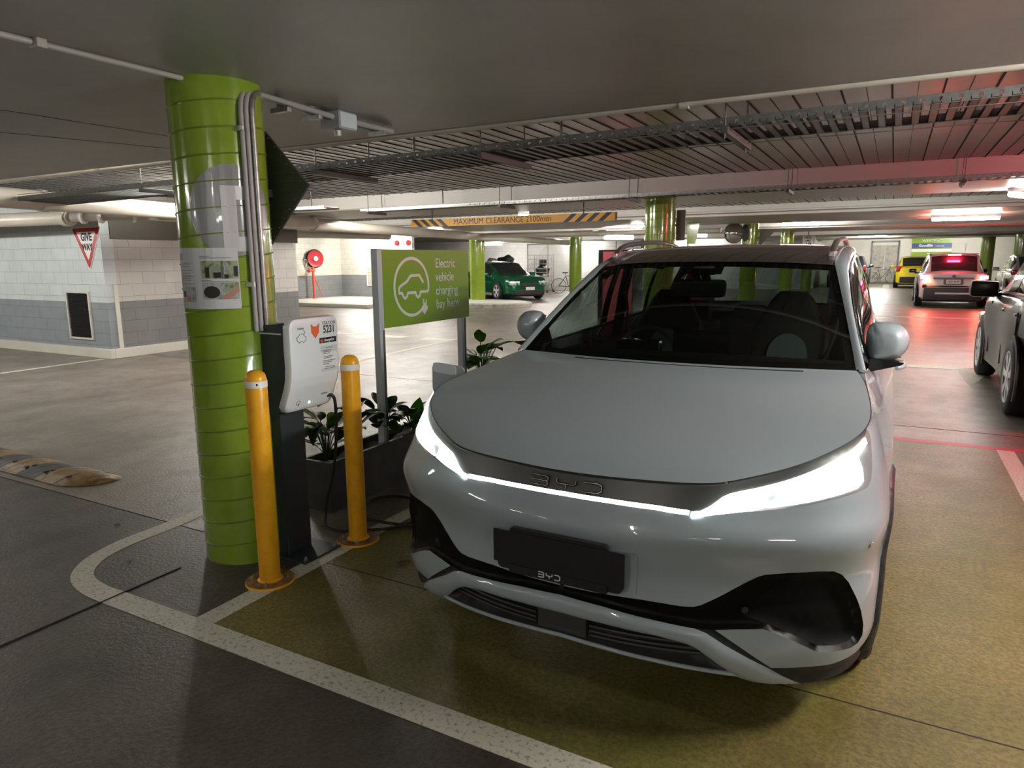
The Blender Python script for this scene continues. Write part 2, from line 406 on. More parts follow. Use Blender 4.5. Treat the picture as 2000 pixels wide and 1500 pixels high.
# ---------------------------------------------------------------- floor markings
def flat(name, pts, m, z, label, cat='floor marking', group=None):
    bm = new(); prism(bm, pts, z, lambda x, y, d: (x, y, .0005+d)); return tag(obj(name, bm, m), label, cat, group)
bm = new(); nx, ny = 2, 2
prism(bm, [(-2.5,1.82),(.86,1.82),(.86,6.70),(-2.5,6.70)], .001, lambda x, y, d: (x, y, .0004+d))
tag(obj('painted_bay', bm, 'bay'), 'olive green painted rectangle of the charging bay under the pale car', 'floor marking')
co = [(-3.90,3.6),(-3.82,2.9),(-3.775,2.5),(-3.765,2.2),(-3.71,2.0),(-3.64,1.885),(-3.55,1.80),(-3.44,1.745),(-3.29,1.712),(-3.12,1.704),(-2.7,1.704),(-1.5,1.704),(4.5,1.704)]
ci = [(-3.80,3.6),(-3.71,2.9),(-3.655,2.5),(-3.645,2.2),(-3.605,2.03),(-3.54,1.93),(-3.47,1.87),(-3.385,1.837),(-3.26,1.820),(-3.12,1.82),(-2.7,1.822),(-1.5,1.822),(4.5,1.822)]
def cr2(P, n=5):
    P = [Vector(p) for p in P]; Q = []
    for i in range(len(P)-1):
        p0, p1, p2, p3 = P[max(i-1,0)], P[i], P[i+1], P[min(i+2, len(P)-1)]
        if i > len(P)-4 or i == 0: Q.append(tuple(p1)); Q += [tuple(p1+(p2-p1)*k/n) for k in range(1, n)]; continue
        for k in range(n):
            u = k/n; Q.append(tuple(.5*((2*p1)+(p2-p0)*u+(2*p0-5*p1+4*p2-p3)*u*u+(3*p1-p0-3*p2+p3)*u**3)))
    Q.append(tuple(P[-1])); return Q
co, ci = cr2(co), cr2(ci)
bm = new(); V = [[bm.verts.new((x, y, z)) for x, y in c] for c in (co, ci) for z in (.0006, .002)]
for i in range(len(co)-1):
    a, b, c, d_ = V[0], V[1], V[2], V[3]
    bm.faces.new((b[i], b[i+1], d_[i+1], d_[i])); bm.faces.new((a[i], a[i+1], b[i+1], b[i])); bm.faces.new((c[i], d_[i], d_[i+1], c[i+1]))
bmesh.ops.recalc_face_normals(bm, faces=bm.faces[:])
tag(obj('painted_kerb_line', bm, 'line'), 'wide worn white line curving around the near green column and along the bay front', 'floor marking')
flat('bay_side_line', [(-2.61,1.822),(-2.50,1.822),(-2.50,6.7),(-2.61,6.7)], 'line', .0016, 'white bay line running back from the curved line past both bollards')
flat('bay_side_line', [(.86,1.822),(.98,1.822),(.98,6.70),(.86,6.70)], 'line', .0016, 'white bay line at the right edge of the green bay')
flat('red_line', [(-3.0,6.70),(3.5,6.70),(3.5,6.80),(-3.0,6.80)], 'redline', .0016, 'thin red line across the back of the green bay')
flat('lane_line', [(-11.3,6.62),(-11.2,6.62),(-10.95,3.2),(-11.06,3.2)], 'line', .0016, 'thin white floor line at far left, ending at the block wall corner')
flat('lane_line', [(-7.62,11.5),(-7.50,11.5),(-7.1,6.3),(-7.24,6.3)], 'line', .0016, 'long white line on the floor seen behind the charging bay sign posts')
flat('lane_dash', [(-10.8,11.5),(-10.0,11.5),(-10.0,11.22),(-10.8,11.22)], 'line', .0016, 'leftmost of three short white dashes on the floor behind the sign')
flat('lane_dash', [(-9.4,11.5),(-8.7,11.5),(-8.7,11.18),(-9.4,11.18)], 'line', .0016, 'middle of three short white dashes on the floor behind the sign')
flat('lane_dash', [(-8.25,11.5),(-7.62,11.5),(-7.62,11.15),(-8.25,11.15)], 'line', .0016, 'rightmost of three short white dashes on the floor, touching the long line')
flat('cross_line', [(-.4,11.35),(5,11.35),(5,11.6),(-.4,11.6)], 'line', .0016, 'white line across the lane beside the front wheel of the black car')
flat('arrow_mark', [(.90,11.2),(1.25,11.2),(.93,9.9)], 'line', .0016, 'pointed white floor mark beside the black car')
flat('cross_line', [(-.4,20.7),(4,20.7),(4,21.1),(-.4,21.1)], 'line', .0016, 'faint white line across the lane just in front of the reversing white car')
flat('bay_tick', [(-.42,39),(-.12,39),(-.12,44),(-.42,44)], 'line', .0016, 'short white bay mark near the bicycle at the back wall')
# ---------------------------------------------------------------- columns
def column(name, x, y, r, z1, label, pitch=.107, z0=0, spiral=.0045, full=True):
    t = thing(name, label, 'column', (x, y, z0), 0, 'green round columns')
    bm = new(); lathe(bm, [(r, 0), (r, z1-z0)], 64 if full else 28); obj('shaft', bm, 'colgreen', t, smooth=True)
    # helical lock seam of the spiral former
    bm = new(); pts = []; n = 40 if full else 16; turns = int((z1-z0)/pitch)
    for k in range(turns*n+1):
        a = 2*PI*k/n; h = .0+pitch*k/n + .01
        if h > z1-z0-.01: break
        pts.append(((r+.0005)*math.cos(a), (r+.0005)*math.sin(a), h))
    tube(bm, pts, spiral, 5); obj('spiral_seam', bm, 'colseam', t, smooth='all')
    return t
NC = (-3.015, 2.47); NR = .222
col0 = column('column', NC[0], NC[1], NR, 2.42, 'large lime green round column at left with a big grey circle and taped notices', .122)
column('column', -3.10, 10.30, .225, 2.43, 'lime green column rising behind the roof of the pale car, grey patch at its foot', full=False)
column('column', -3.44, 19.6, .22, 2.44, 'lime green column with a round convex mirror on its left side', full=False)
column('column', -3.25, 25.6, .22, 2.46, 'small lime green column between the mirror column and the speed limit sign', full=False)
column('column', -3.35, 33.2, .22, 2.46, 'small lime green column just above the speed limit sign', full=False)
column('column', -12.9, 21.1, .275, 2.45, 'lime green column on a round kerb island beside the dark green car', .12, .15, full=False)
column('column', -11.95, 27.6, .26, 2.46, 'lime green column right of the wire mesh cage', .12, full=False)
column('column', 4.0, 41.6, .29, 2.48, 'lime green column behind the right side of the reversing white car', full=False)
column('column', 4.75, 36.8, .29, 2.46, 'lime green column cut by the right edge above the black car', full=False)
# column dressings
def cylfr(c, r0, a0, z0):
    # local x metres along the surface from angle a0, y up
    return lambda a, b, d: (c[0]+(r0+d)*math.cos(R(a0)+a/r0), c[1]+(r0+d)*math.sin(R(a0)+a/r0), z0+b)
def sub_prism(pts, fr, h, step=.03):
    """polygon split in vertical strips so it bends round the column"""
    bm = new(); a = [bm.verts.new((x, y, 0)) for x, y in pts]; bm.faces.new(a)
    x0, x1 = min(p[0] for p in pts), max(p[0] for p in pts); x = x0+step
    while x < x1-1e-4:
        bmesh.ops.bisect_plane(bm, geom=bm.verts[:]+bm.edges[:]+bm.faces[:], plane_co=(x,0,0), plane_no=(1,0,0)); x += step
    r = bmesh.ops.extrude_face_region(bm, geom=bm.faces[:])
    for v in r['geom']:
        if isinstance(v, bmesh.types.BMVert): v.co.z = h
    for v in bm.verts: v.co = Vector(fr(v.co.x, v.co.y, v.co.z))
    bmesh.ops.recalc_face_normals(bm, faces=bm.faces[:])
    return bm
lc = (0, 0)
circ = [(.205*math.cos(t), .215*math.sin(t)) for t in lin(0, 2*PI, 49)[:-1]]
obj('circle_decal', sub_prism(circ, cylfr(lc, NR+.0016, -28, 1.81), .0012), 'colgrey', col0)
for k, (x0, x1, y0, y1) in enumerate(((-.055,.015,-.195,.115), (.015,.145,.050,.115), (.015,.145,-.195,-.125))):
    obj('letter_bar', sub_prism([(x0,y0),(x1,y0),(x1,y1),(x0,y1)], cylfr(lc, NR+.0032, -28, 1.81), .0012), 'collight', col0)
# notices taped round the column
def notice(a0, w, label):
    t = thing('notice', label, 'notice', (NC[0], NC[1], 1.485), 0)
    f = cylfr(lc, NR+.0045, a0, 0)
    obj('sheet', sub_prism([(-w/2,-.147),(w/2,-.147),(w/2,.147),(-w/2,.147)], f, .001), 'paper', t)
    return t, cylfr(lc, NR+.0058, a0, 0)
def patch(t, name, f, x0, x1, y0, y1, m, h=.0006):
    return obj(name, sub_prism([(x0,y0),(x1,y0),(x1,y1),(x0,y1)], f, h), m, t)
t, f = notice(-53, .205, 'white notice with two colour photos taped to the green column, the wider sheet')
patch(t, 'photo', f, -.075, .098, .0, .085, 'shotg')
patch(t, 'photo', f, -.075, .098, -.100, -.018, 'shotw')
f2 = cylfr(lc, NR+.007, -53, 0)
for k, (x0, x1, y0, y1, m) in enumerate(((-.055,-.035,.005,.055,'black'), (-.012,.012,.035,.062,'colgrey'), (-.016,.02,.004,.03,'black'), (.022,.03,.0,.085,'brown'), (.034,.056,.02,.07,'shotw'), (.034,.054,.0,.02,'black'), (.078,.098,.01,.06,'black'))):
    patch(t, 'photo_detail', f2, x0, x1, y0, y1, m)
obj('photo_arm', sub_prism([(.01,-.09),(.045,-.07),(.098,-.03),(.098,-.065),(.05,-.1),(.02,-.1)], f2, .0006), 'skin', t)
obj('photo_plug', sub_prism([(-.03+.04*math.cos(a), -.065+.03*math.sin(a)) for a in lin(0, 2*PI, 14)[:-1]], f2, .0005), 'black', t)
obj('photo_shirt', sub_prism([(.02,-.06),(.04,-.02),(.098,-.018),(.098,-.03),(.05,-.062)], f2, .0007), 'shotg', t)
for y0, x1 in ((.108,-.03),(.099,.07),(-.008,-.03),(-.013,.09)): patch(t, 'text_line', f, -.08, x1, y0-.0012, y0+.0012, 'brown')
t, f = notice(-96, .135, 'narrower white printed notice taped at the left edge of the green column')
patch(t, 'photo', f, -.05, .055, -.115, -.04, 'shotw'); patch(t, 'photo', f, -.055, -.035, .09, .122, 'violet')
patch(t, 'photo_detail', f2 := cylfr(lc, NR+.007, -96, 0), -.02, .02, -.112, -.085, 'skin'); patch(t, 'photo_detail', f2, -.045, -.02, -.09, -.06, 'black')
for i, y0 in enumerate((.075,.067,.059,.04,.025,.017,.009,.001,-.007,-.025)): patch(t, 'text_line', f, -.052, .03+.02*(i % 3 == 0), y0-.001, y0+.001, 'brown')
# conduits clipped to the column
for k, (a, rr, m, lb) in enumerate(((-12, .0118, 'greypvc', 'left grey conduit running down the green column into the charger'), (-5.5, .0118, 'greypvc', 'middle grey conduit running down the green column'), (2.5, .014, 'galv', 'right, shinier conduit down the green column beside the dark board'))):
    cx, cy = NC[0]+(NR+.017)*math.cos(R(a)), NC[1]+(NR+.022)*math.sin(R(a))
    bm = new()
    pts = [(cx, cy, 1.22), (cx, cy, 2.27)] + [(cx-.09*(1-math.cos(q))*.6, cy+.10*(1-math.cos(q)), 2.27+.115*math.sin(q)) for q in lin(.25, PI/2, 6)]
    if k < 2: pts += [(-2.955+.04*k, 3.2, 2.385), (-2.955+.04*k, 3.74, 2.385)]
    tube(bm, pts, [rr]*(len(pts)-2)+[.017]*2 if k < 2 else rr, 12)
    o = obj('conduit', bm, m, smooth=True); tag(o, lb, 'conduit', 'conduits on the near column')
    if k == 0:
        for z in (2.19, 1.455): bm = new(); bx(bm, cx-.045, cx+.03, cy-.022, cy-.012, z-.012, z+.012, bev=.003); obj('clip', bm, 'tapew' if z < 2 else 'galv', o)
    if k == 1:
        for y in (2.82, 3.05, 3.62): bm = new(); bx(bm, -3.0, -2.87, y-.015, y+.015, 2.345, 2.37, bev=.003); bx(bm, -2.945, -2.93, y-.02, y+.02, 2.36, 2.42); obj('saddle_clip', bm, 'galv', o)
bm = new(); tube(bm, [(-3.0, -1.5, 2.405), (-2.985, 1.5, 2.405), (-2.96, 2.66, 2.405)], .013, 10)
o = obj('conduit', bm, 'conc', smooth=True); tag(o, 'thin painted conduit on the near ceiling running to the top of the column', 'conduit')
bm = new(); bx(bm, -3.01, -2.95, 1.62, 1.66, 2.385, 2.42, bev=.004); obj('clip', bm, 'conc', o)
t = thing('junction_box', 'grey junction box on the ceiling conduits right of the column top', 'junction box', (-2.94, 3.24, 2.32))
bm = new(); bx(bm, -.07, .075, -.05, .10, 0, .1, bev=.006); obj('box_body', bm, 'greypvc', t)
bm = new(); lathe(bm, [(.024, 0), (.022, -.03), (.0, -.034)], 16, (0,.02,0)); obj('knockout_plug', bm, 'galv', t)
bm = new(); bx(bm, .076, .082, -.045, .095, .01, .09); obj('cover_plate', bm, 'alu', t)
# dark square board fixed corner-up to the far side of the column
bm = new()
prism(bm, [(0,.335),(-.335+.03,.03),(-.335,0),(-.305,-.03),(0,-.335),(.305,-.03),(.335,0),(.305,.03)], .012, lambda x, y, d: (-3.005+x*.98, 2.72+d+.02*x, 1.95+y))
for k in range(14):
    q = -.30+k*.046
    h = .335-abs(q)
    bx(bm, -3.005-h*.9, -3.005+h*.9, 2.712, 2.718, 1.95+q-.003, 1.95+q+.003)
o = obj('sign_board', bm, 'signdark'); tag(o, 'dark diamond-shaped board seen from behind, fixed to the far side of the near column', 'sign')
bm = new(); bx(bm, -2.97, -2.93, 2.63, 2.73, 1.9, 1.94); obj('bracket', bm, 'dgalv', o)
# ---------------------------------------------------------------- pipes and trays
def pipe(pts, r, m, label, cat='pipe', couple=(), seg=20, cm=None):
    bm = new(); tube(bm, pts, r, seg); o = obj('pipe', bm, m, smooth=True); tag(o, label, cat)
    for (p, d, w, k) in couple:
        p, d = Vector(p), Vector(d).normalized(); bm = new(); tube(bm, [p-d*w/2, p+d*w/2], r*k, seg); obj('coupling', bm, cm or m, o, smooth=True)
    return o
pipe([(-14, 4.05, 2.40), (8, 4.05, 2.435)], .022, 'pvc', 'thin cream pipe along the edge of the near ceiling slab', couple=[((x, 4.05, 2.415), (1,0,0), .05, 1.25) for x in (-6.6, -5.4, -1.1, 1.6)])
pipe([(-8.3, 2.6, 2.28), (-8.75, 4.25, 2.28), (-9.6, 8.2, 2.29), (-10.7, 12.6, 2.28), (-11.9, 20., 2.28), (-13.0, 30, 2.27)], .115, 'pvc', 'large cream drain pipe running back past the left side of the near column', couple=[((-8.85, 4.7, 2.28), (-.2,1,0), .09, 1.12), ((-10.15, 10.4, 2.285), (-.25,1,0), .04, 1.2)])
pipe([(-15.5, 5.9, 2.18), (-12.3, 5.75, 2.2), (-10.4, 5.9, 2.2)], .1, 'pvc', 'cream drain pipe above the give way wall', couple=[((-10.5, 5.89, 2.2), (1,.1,0), .12, 1.25)])
pipe([(-10.4, 5.9, 2.2), (-9.9, 6.2, 2.22), (-9.6, 7.2, 2.26)], .07, 'pvc', 'short cream elbow pipe joining the two drain pipes', couple=[((-10.25, 5.98, 2.205), (1,.5,0), .04, 1.45), ((-10.02, 6.1, 2.21), (1,.6,0), .03, 1.45), ((-9.82, 6.45, 2.23), (.4,1,0), .05, 1.4)], cm='signwhite')
pipe([(-9.7, 6.6, 2.20), (-9.9, 8.0, 2.20), (-10.4, 10.5, 2.2), (-10.8, 13, 2.2)], .035, 'signwhite', 'thin white pipe under the large drain pipe')
pipe([(-11.6, 8.9, 2.14), (-11.3, 14.2, 2.16)], .09, 'pvc', 'second cream drain pipe below the large one, right of the near column')
pipe([(-9.2, 19.5, 2.3), (-4.2, 19.6, 2.3)], .06, 'pvc', 'cream pipe running across behind the clearance sign', couple=[((-7.6, 19.5, 2.3), (1,0,0), .2, 1.5)])
pipe([(-12.4, 19.8, 2.33), (-9.4, 19.0, 2.28), (-7.9, 19.5, 2.32)], .075, 'pvc', 'cream pipe sloping to the right above the dark green car')
pipe([(-20, 17.0, 2.30), (-12.6, 17.2, 2.33)], .02, 'signwhite', 'thin white pipe across the front of the hose reel recess')
for i, y in enumerate((11.75, 15.35, 19.6, 23.1)):
    pipe([(-14, y, 2.50), (8, y, 2.53)], .022, 'white_conc', ('thin pale pipe along the back edge of the second ceiling band', 'thin pale pipe along the third ceiling band', 'thin pale pipe beyond the third ceiling band', 'farthest thin pale pipe under the ceiling')[i])
def tray(x0, x1, y0, y1, z0, z1, label, cross, rods, side='galv', n=None, dz=0.):
    """perforated cable tray: two side rails with punched holes, corrugated cross slats, hanger rods and struts"""
    t = thing('cable_tray', label, 'cable tray', ((x0+x1)/2, (y0+y1)/2, z0)); ox, oy, oz = (x0+x1)/2, (y0+y1)/2, z0
    L_ = x1-x0; h = z1-z0; up = lambda x: dz*(x-ox)
    pitch = .085; nh = int(L_/pitch)
    for s, y in ((0, y0-oy), (1, y1-oy)):
        bm = new()
        for k in range(nh):
            a = x0-ox+k*pitch; b = a+pitch; c = (a+b)/2; zz = up(ox+c)
            if s == 0 and c+ox > -5.8:
                # square plate with an octagonal hole
                hr = .012; O = [(a,zz),(b,zz),(b,zz+h),(a,zz+h)]
                ho = [(c+hr*math.cos(q), zz+h*.5+hr*math.sin(q)) for q in [R(-135+45*i) for i in range(8)]]
                V = [bm.verts.new((px_, y, pz)) for px_, pz in O]; W = [bm.verts.new((px_, y, pz)) for px_, pz in ho]
                for i in range(4):
                    bm.faces.new((V[i], V[(i+1) % 4], W[(2*i+2) % 8], W[2*i+1], W[2*i]))
            else:
                V = [bm.verts.new(p) for p in ((a,y,zz),(b,y,zz),(b,y,zz+h),(a,y,zz+h))]; bm.faces.new(V)
        bmesh.ops.remove_doubles(bm, verts=bm.verts[:], dist=1e-4)
        r = bmesh.ops.extrude_face_region(bm, geom=bm.faces[:])
        for v in r['geom']:
            if isinstance(v, bmesh.types.BMVert): v.co.y += .003
        bx(bm, x0-ox, x1-ox, y-(0 if s else -.0), y+(.02 if s == 0 else -.02), -.002, .001)
        bmesh.ops.recalc_face_normals(bm, faces=bm.faces[:])
        obj('side_rail', bm, side, t)
    bm = new(); xx = x0-ox; i = 0
    while xx < x1-ox-.02:
        zz = up(ox+xx)
        bx(bm, xx, xx+.045, y0-oy, y1-oy, .004+zz, .007+zz)
        bx(bm, xx, xx+.004, y0-oy, y1-oy, .004+zz, .022+zz); bx(bm, xx+.041, xx+.045, y0-oy, y1-oy, .004+zz, .022+zz)
        xx += .085; i += 1
    o = obj('tray_floor', bm, side, t); 
    for (cx_, m_) in cross:
        bm = new(); bx(bm, cx_-ox-.02, cx_-ox+.02, y0-oy-.05, y1-oy+.12, -.045+up(cx_), -.005+up(cx_), bev=.004); obj('support_strut', bm, 'dgalv', t)
        for yy in (y0-oy-.03, y1-oy+.03):
            bm = new(); tube(bm, [(cx_-ox, yy, -.06), (cx_-ox, yy, 2.66-z0)], .005, 6); obj('hanger_rod', bm, 'dgalv', t)
    for cx_, yy in rods:
        bm = new(); tube(bm, [(cx_-ox, yy-oy, .05), (cx_-ox, yy-oy, 2.655-z0)], .009, 6); obj('hanger_rod', bm, 'dgalv', t)
    return t
tray(-9.5, 5.0, 4.35, 4.95, 2.315, 2.365, 'wide perforated cable tray nearest the camera, hung below the steel deck', [(-6.4,0),(-4.15,0),(-2.6,0),(-.93,0),(.9,0)], [(-3.2, 4.36), (-2.0, 4.36), (-5.1, 4.36)], side='traysteel', dz=.011)
tray(-7.9, 5.0, 9.2, 9.5, 2.385, 2.43, 'long perforated cable tray running in front of the second ceiling band', [(-7.7,0),(-5.2,0),(-3.2,0),(-1.2,0),(.6,0)], [(-6.3, 9.3)], dz=.004)
tray(-11.6, -7.9, 8.4, 8.7, 2.37, 2.415, 'short cable tray end left of the clearance sign', [(-9.0,0)], [(-8.3, 8.5)])
# ---------------------------------------------------------------- lamps
def batten(x, y, z, L_, ry, label, r=.035, m='tube', w=.07):
    t = thing('ceiling_light', label, 'ceiling light', (x, y, z), ry, 'fluorescent battens')
    bm = new(); bx(bm, -L_/2, L_/2, -w/2, w/2, -.02, .04, bev=.006); obj('housing', bm, 'signwhite', t)
    bm = new(); tube(bm, [(-L_/2+.02, 0, -.05), (L_/2-.02, 0, -.05)], r, 12); obj('diffuser', bm, m, t, smooth=True)
    bm = new()
    tube(bm, [(-L_/2+.1, 0, .03), (-L_/2+.1, 0, .13)], .006, 6); tube(bm, [(L_/2-.1, 0, .03), (L_/2-.1, 0, .13)], .006, 6); obj('suspension', bm, 'dgalv', t)
    return t
def tubelight(x, y, z, L_, rz, power, label, r=.035):
    k = 'tube%g' % power
    if k not in M: M[k] = mat(k, (1,1,1), .4, emit=((1,.95,.88), power))
    return batten(x, y, z, L_, rz, label, r, k)
# lamps seen in the photograph
tubelight(1.50, 11.7, 2.40, 1.2, R(65), 60, 'bright fluorescent batten at the right edge above the black car')
tubelight(1.25, 17.7, 2.39, 1.25, R(5), 60, 'bright fluorescent batten across the ceiling above the reversing white car')
tubelight(-7.95, 21.9, 2.28, 1.2, R(60), 50, 'thick glowing batten hanging right of the clearance sign', .06)
tubelight(-6.6, 12.6, 2.47, .22, R(30), 40, 'small glowing lamp just above the word on the clearance sign')
tubelight(-12.1, 17.4, 2.36, .45, R(10), 50, 'small lit lamp on the ceiling left of the first far green column')
# unseen battens, placed for their light, up in the deck bays behind the ceiling bands
tubelight(-17.6, 20.3, 2.60, 1.3, R(0), 150, 'batten lighting the hose reel recess')
tubelight(-14.2, 12.4, 2.60, 1.3, R(0), 110, 'batten lighting the floor in front of the hose reel recess')
tubelight(-9.3, 12.2, 2.60, 1.25, R(0), 110, 'batten over the lane behind the charging bay sign')
tubelight(-5.2, 12.2, 2.60, 1.25, R(0), 60, 'batten behind the second ceiling band')
tubelight(-.5, 12.2, 2.60, 1.25, R(0), 45, 'batten behind the second ceiling band on the right')
tubelight(-14.5, 20.4, 2.60, 1.25, R(0), 60, 'batten above the dark green car')
tubelight(-9.5, 20.4, 2.60, 1.25, R(0), 70, 'batten in the third deck bay')
tubelight(-2.4, 22.4, 2.60, 1.25, R(0), 60, 'batten in the third deck bay, right')  # added lamp, hidden by the bands, brightens the speed limit sign
tubelight(-13.5, 28.2, 2.60, 1.25, R(0), 90, 'batten above the wire mesh cage')
tubelight(-8.0, 28.2, 2.60, 1.25, R(0), 90, 'batten in the fourth deck bay, left')
tubelight(-1.0, 28.2, 2.60, 1.25, R(0), 60, 'batten in the fourth deck bay, right')
tubelight(-9.0, 35.6, 2.60, 1.25, R(0), 110, 'batten lighting the pale wall at the back left')
tubelight(-1.0, 38.2, 2.60, 1.25, R(0), 110, 'batten before the last ceiling band')
tubelight(-.8, 43.8, 2.60, 1.25, R(0), 110, 'batten lighting the back wall by the door')
tubelight(3.2, 43.8, 2.60, 1.25, R(0), 110, 'batten lighting the back wall sign')
tubelight(6.5, 31.0, 2.60, 1.25, R(0), 80, 'batten beyond the silver car')
tubelight(-6.3, 5.1, 2.60, 1.25, R(141), 70, 'batten in the first deck bay behind the near column')
tubelight(-8.6, 6.95, 2.60, 1.25, R(141), 90, 'batten over the lane, hidden by the near column')
tubelight(-11.5, 3.4, 2.37, 1.25, R(0), 80, 'batten facing the give way wall')
tubelight(-15.5, 3.6, 2.37, 1.25, R(0), 80, 'batten facing the left end of the block wall')
tubelight(-7.8, 1.2, 2.37, 1.25, R(0), 26, 'batten over the lane left of the viewer')
tubelight(-19.5, 33.5, 2.40, 1.25, R(0), 160, 'batten on the white wall behind the green car')
tubelight(-15.5, 35.6, 2.60, 1.25, R(0), 130, 'batten on the white wall behind the mesh cage')
t = thing('ceiling_light', 'round glowing bulkhead lamp left of the second green column', 'ceiling light', (-6.1, 18.2, 2.44)); bm = new(); lathe(bm, [(.17,0),(.17,-.03),(.13,-.07),(0,-.09)], 24); obj('diffuser', bm, 'tube60', t, smooth=True)
bm = new(); lathe(bm, [(.19,.0),(.19,-.025),(.175,-.03)], 24); obj('base_ring', bm, 'signwhite', t)
t = thing('emergency_light', 'pale rectangular emergency light on the ceiling between the second column and the mirror', 'emergency light', (-7.3, 30, 2.42)); bm = new(); bx(bm, -.3, .3, -.05, .05, 0, .2, bev=.01); obj('diffuser', bm, 'glow', t)
bm = new(); bx(bm, -.2, .2, -.03, .03, .2, .24); obj('mounting', bm, 'dgalv', t)
# lamps of the aisle behind and beside the camera (they light the bay and show in the bonnet)
tubelight(1.75, 3.2, 2.39, 1.25, R(90), 105, 'batten right of the charging bay')
tubelight(3.4, 8.4, 2.60, 1.25, R(0), 30, 'batten above the black car, out of frame')
k = 0
for x_ in (3.4, -.9, -6.3):
    for y_ in (-1.6, -5.4, -9.2, -13.0, -16.8):
        tubelight(x_, y_, 2.37, 1.25, R(90), (26 if x_ > 0 else 24) if y_ > -3 else 24, 'batten in the %s row behind the viewer, place %d from the bay' % ('right' if x_ > 0 else 'middle' if x_ > -2 else 'left', 1+k % 5)); k += 1
t = thing('added_red_light', 'red occupied-bay indicator lamp on the ceiling right of the lane', 'indicator light', (3.2, 7.2, 2.32))  # invented red source, out of frame, added for the red glow on the deck
bm = new(); lathe(bm, [(.06,0),(.06,-.03),(.04,-.06),(0,-.07)], 20); obj('lens', bm, mat('added_red_emission', (1,.02,.06), .3, emit=((1,.015,.09), 900)), t, smooth=True)
bm = new(); lathe(bm, [(.08,.05),(.08,.0),(.065,-.005)], 20); tube(bm, [(0,0,.05),(0,0,.34)], .01, 6); obj('lamp_base', bm, 'signwhite', t)
# ---------------------------------------------------------------- bollards
def bollard(name, x, y, label):
    t = thing(name, label, 'bollard', (x, y, 0), 0, 'yellow bollards beside the charger')
    bm = new(); lathe(bm, [(.0505, .02), (.0505, .998), (.050, 1.02), (.043, 1.045), (.028, 1.06), (.0, 1.066)], 40); obj('post', bm, 'yellow', t, smooth=True)
    bm = new(); lathe(bm, [(.0518, .985), (.0522, .983), (.0522, 1.012), (.0515, 1.014)], 40)
    b = obj('reflective_band', bm, 'tapew', t, smooth=True)
    bm = new(); lathe(bm, [(.118, .001), (.118, .010), (.113, .014), (.055, .015)], 40); obj('base_plate', bm, 'rust', t, smooth=True)
    bm = new(); lathe(bm, [(.119, .000), (.1195, .008), (.1165, .0125), (.1165, .0)], 40); obj('plate_rim', bm, 'yellow', t, smooth=True)
    bm = new(); lathe(bm, [(.062, .015), (.051, .024)], 32); obj('weld_bead', bm, 'yellow', t, smooth=True)
    for k in range(4):
        a = R(35+90*k); bm = new(); lathe(bm, [(.010, .014), (.010, .024), (.006, .024), (.006, .032), (0, .034)], 6, (.087*math.cos(a), .087*math.sin(a), 0)); obj('anchor_bolt', bm, 'galv', t)
    return t
b1 = bollard('bollard', -2.60, 2.235, 'yellow bollard in front of the charger, nearest the camera')
bm = new(); lathe(bm, [(.006, -.001), (.006, .003)], 10, (.040, -.033, 1.0), 'y'); obj('rivet', bm, 'black', b1)
bollard('bollard', -2.555, 2.835, 'yellow bollard right of the charger, in front of the planter')
# ---------------------------------------------------------------- charger
t = thing('charging_station', 'white-fronted electric vehicle charging station on a dark post between the bollards', 'charging station', (-2.675, 2.575, 0))
bm = new(); bx(bm, -.175, -.050, -.095, .070, .012, .80, bev=.004); obj('post', bm, 'navy', t)
bm = new(); bx(bm, -.17, .10, -.13, .14, .0, .012, bev=.003); pl = obj('base_plate', bm, 'navy', t)
for dx, dy in ((-.14,-.10),(.075,-.10),(.075,.11),(-.14,.11)):
    bm = new(); lathe(bm, [(.011,.012),(.011,.022),(.006,.022),(.006,.032),(0,.034)], 6, (dx, dy, 0)); obj('anchor_bolt', bm, 'galv', t)
bm = new()
prof = [(-.155,.78),(-.155,1.245),(-.01,1.255),(.055,1.265),(.06,1.10),(.055,1.0),(.02,.90),(-.01,.83),(-.03,.79)]
prism(bm, prof, .30, lambda a, b, d: (a, -.125+d, b)); bmesh.ops.bevel(bm, geom=[e for e in bm.edges if e.calc_length() > .2], offset=.006, segments=2, affect='EDGES')
obj('back_housing', bm, 'navy', t)
bm = new(); bx(bm, -.14, .03, -.128, -.1255, 1.205, 1.212); obj('housing_trim', bm, 'alu', t)
# moulded front cover with an S profile
def cov_x(z): 
    zs = [.795,.83,.88,.93,.98,1.04,1.12,1.285]; xs = [.012,.026,.048,.070,.084,.090,.088,.092]
    return float(np.interp(z, zs, xs))
def rr_pts(w, h, r, n=6):
    P = []
    for cx_, cy_, a0 in ((w/2-r, h/2-r, 0), (-w/2+r, h/2-r, 90), (-w/2+r, -h/2+r, 180), (w/2-r, -h/2+r, 270)):
        for k in range(n+1):
            a = R(a0+90*k/n); P.append((cx_+r*math.cos(a), cy_+r*math.sin(a)))
    return P
def skin(outline, zc, off, tk, name, m, step=.02, ymap=None):
    """panel cut from the S-shaped front surface"""
    bm = new(); bm.faces.new([bm.verts.new((p[0], p[1], 0)) for p in outline])
    y = min(p[1] for p in outline)+step
    while y < max(p[1] for p in outline)-1e-4:
        bmesh.ops.bisect_plane(bm, geom=bm.verts[:]+bm.edges[:]+bm.faces[:], plane_co=(0,y,0), plane_no=(0,1,0)); y += step
    r = bmesh.ops.extrude_face_region(bm, geom=bm.faces[:])
    for v in r['geom']:
        if isinstance(v, bmesh.types.BMVert): v.co.z = tk
    for v in bm.verts:
        a, b, d = v.co; v.co = Vector((cov_x(zc+b)+off+d, a+.045, zc+b))
    bmesh.ops.recalc_face_normals(bm, faces=bm.faces[:])
    return obj(name, bm, m, t)
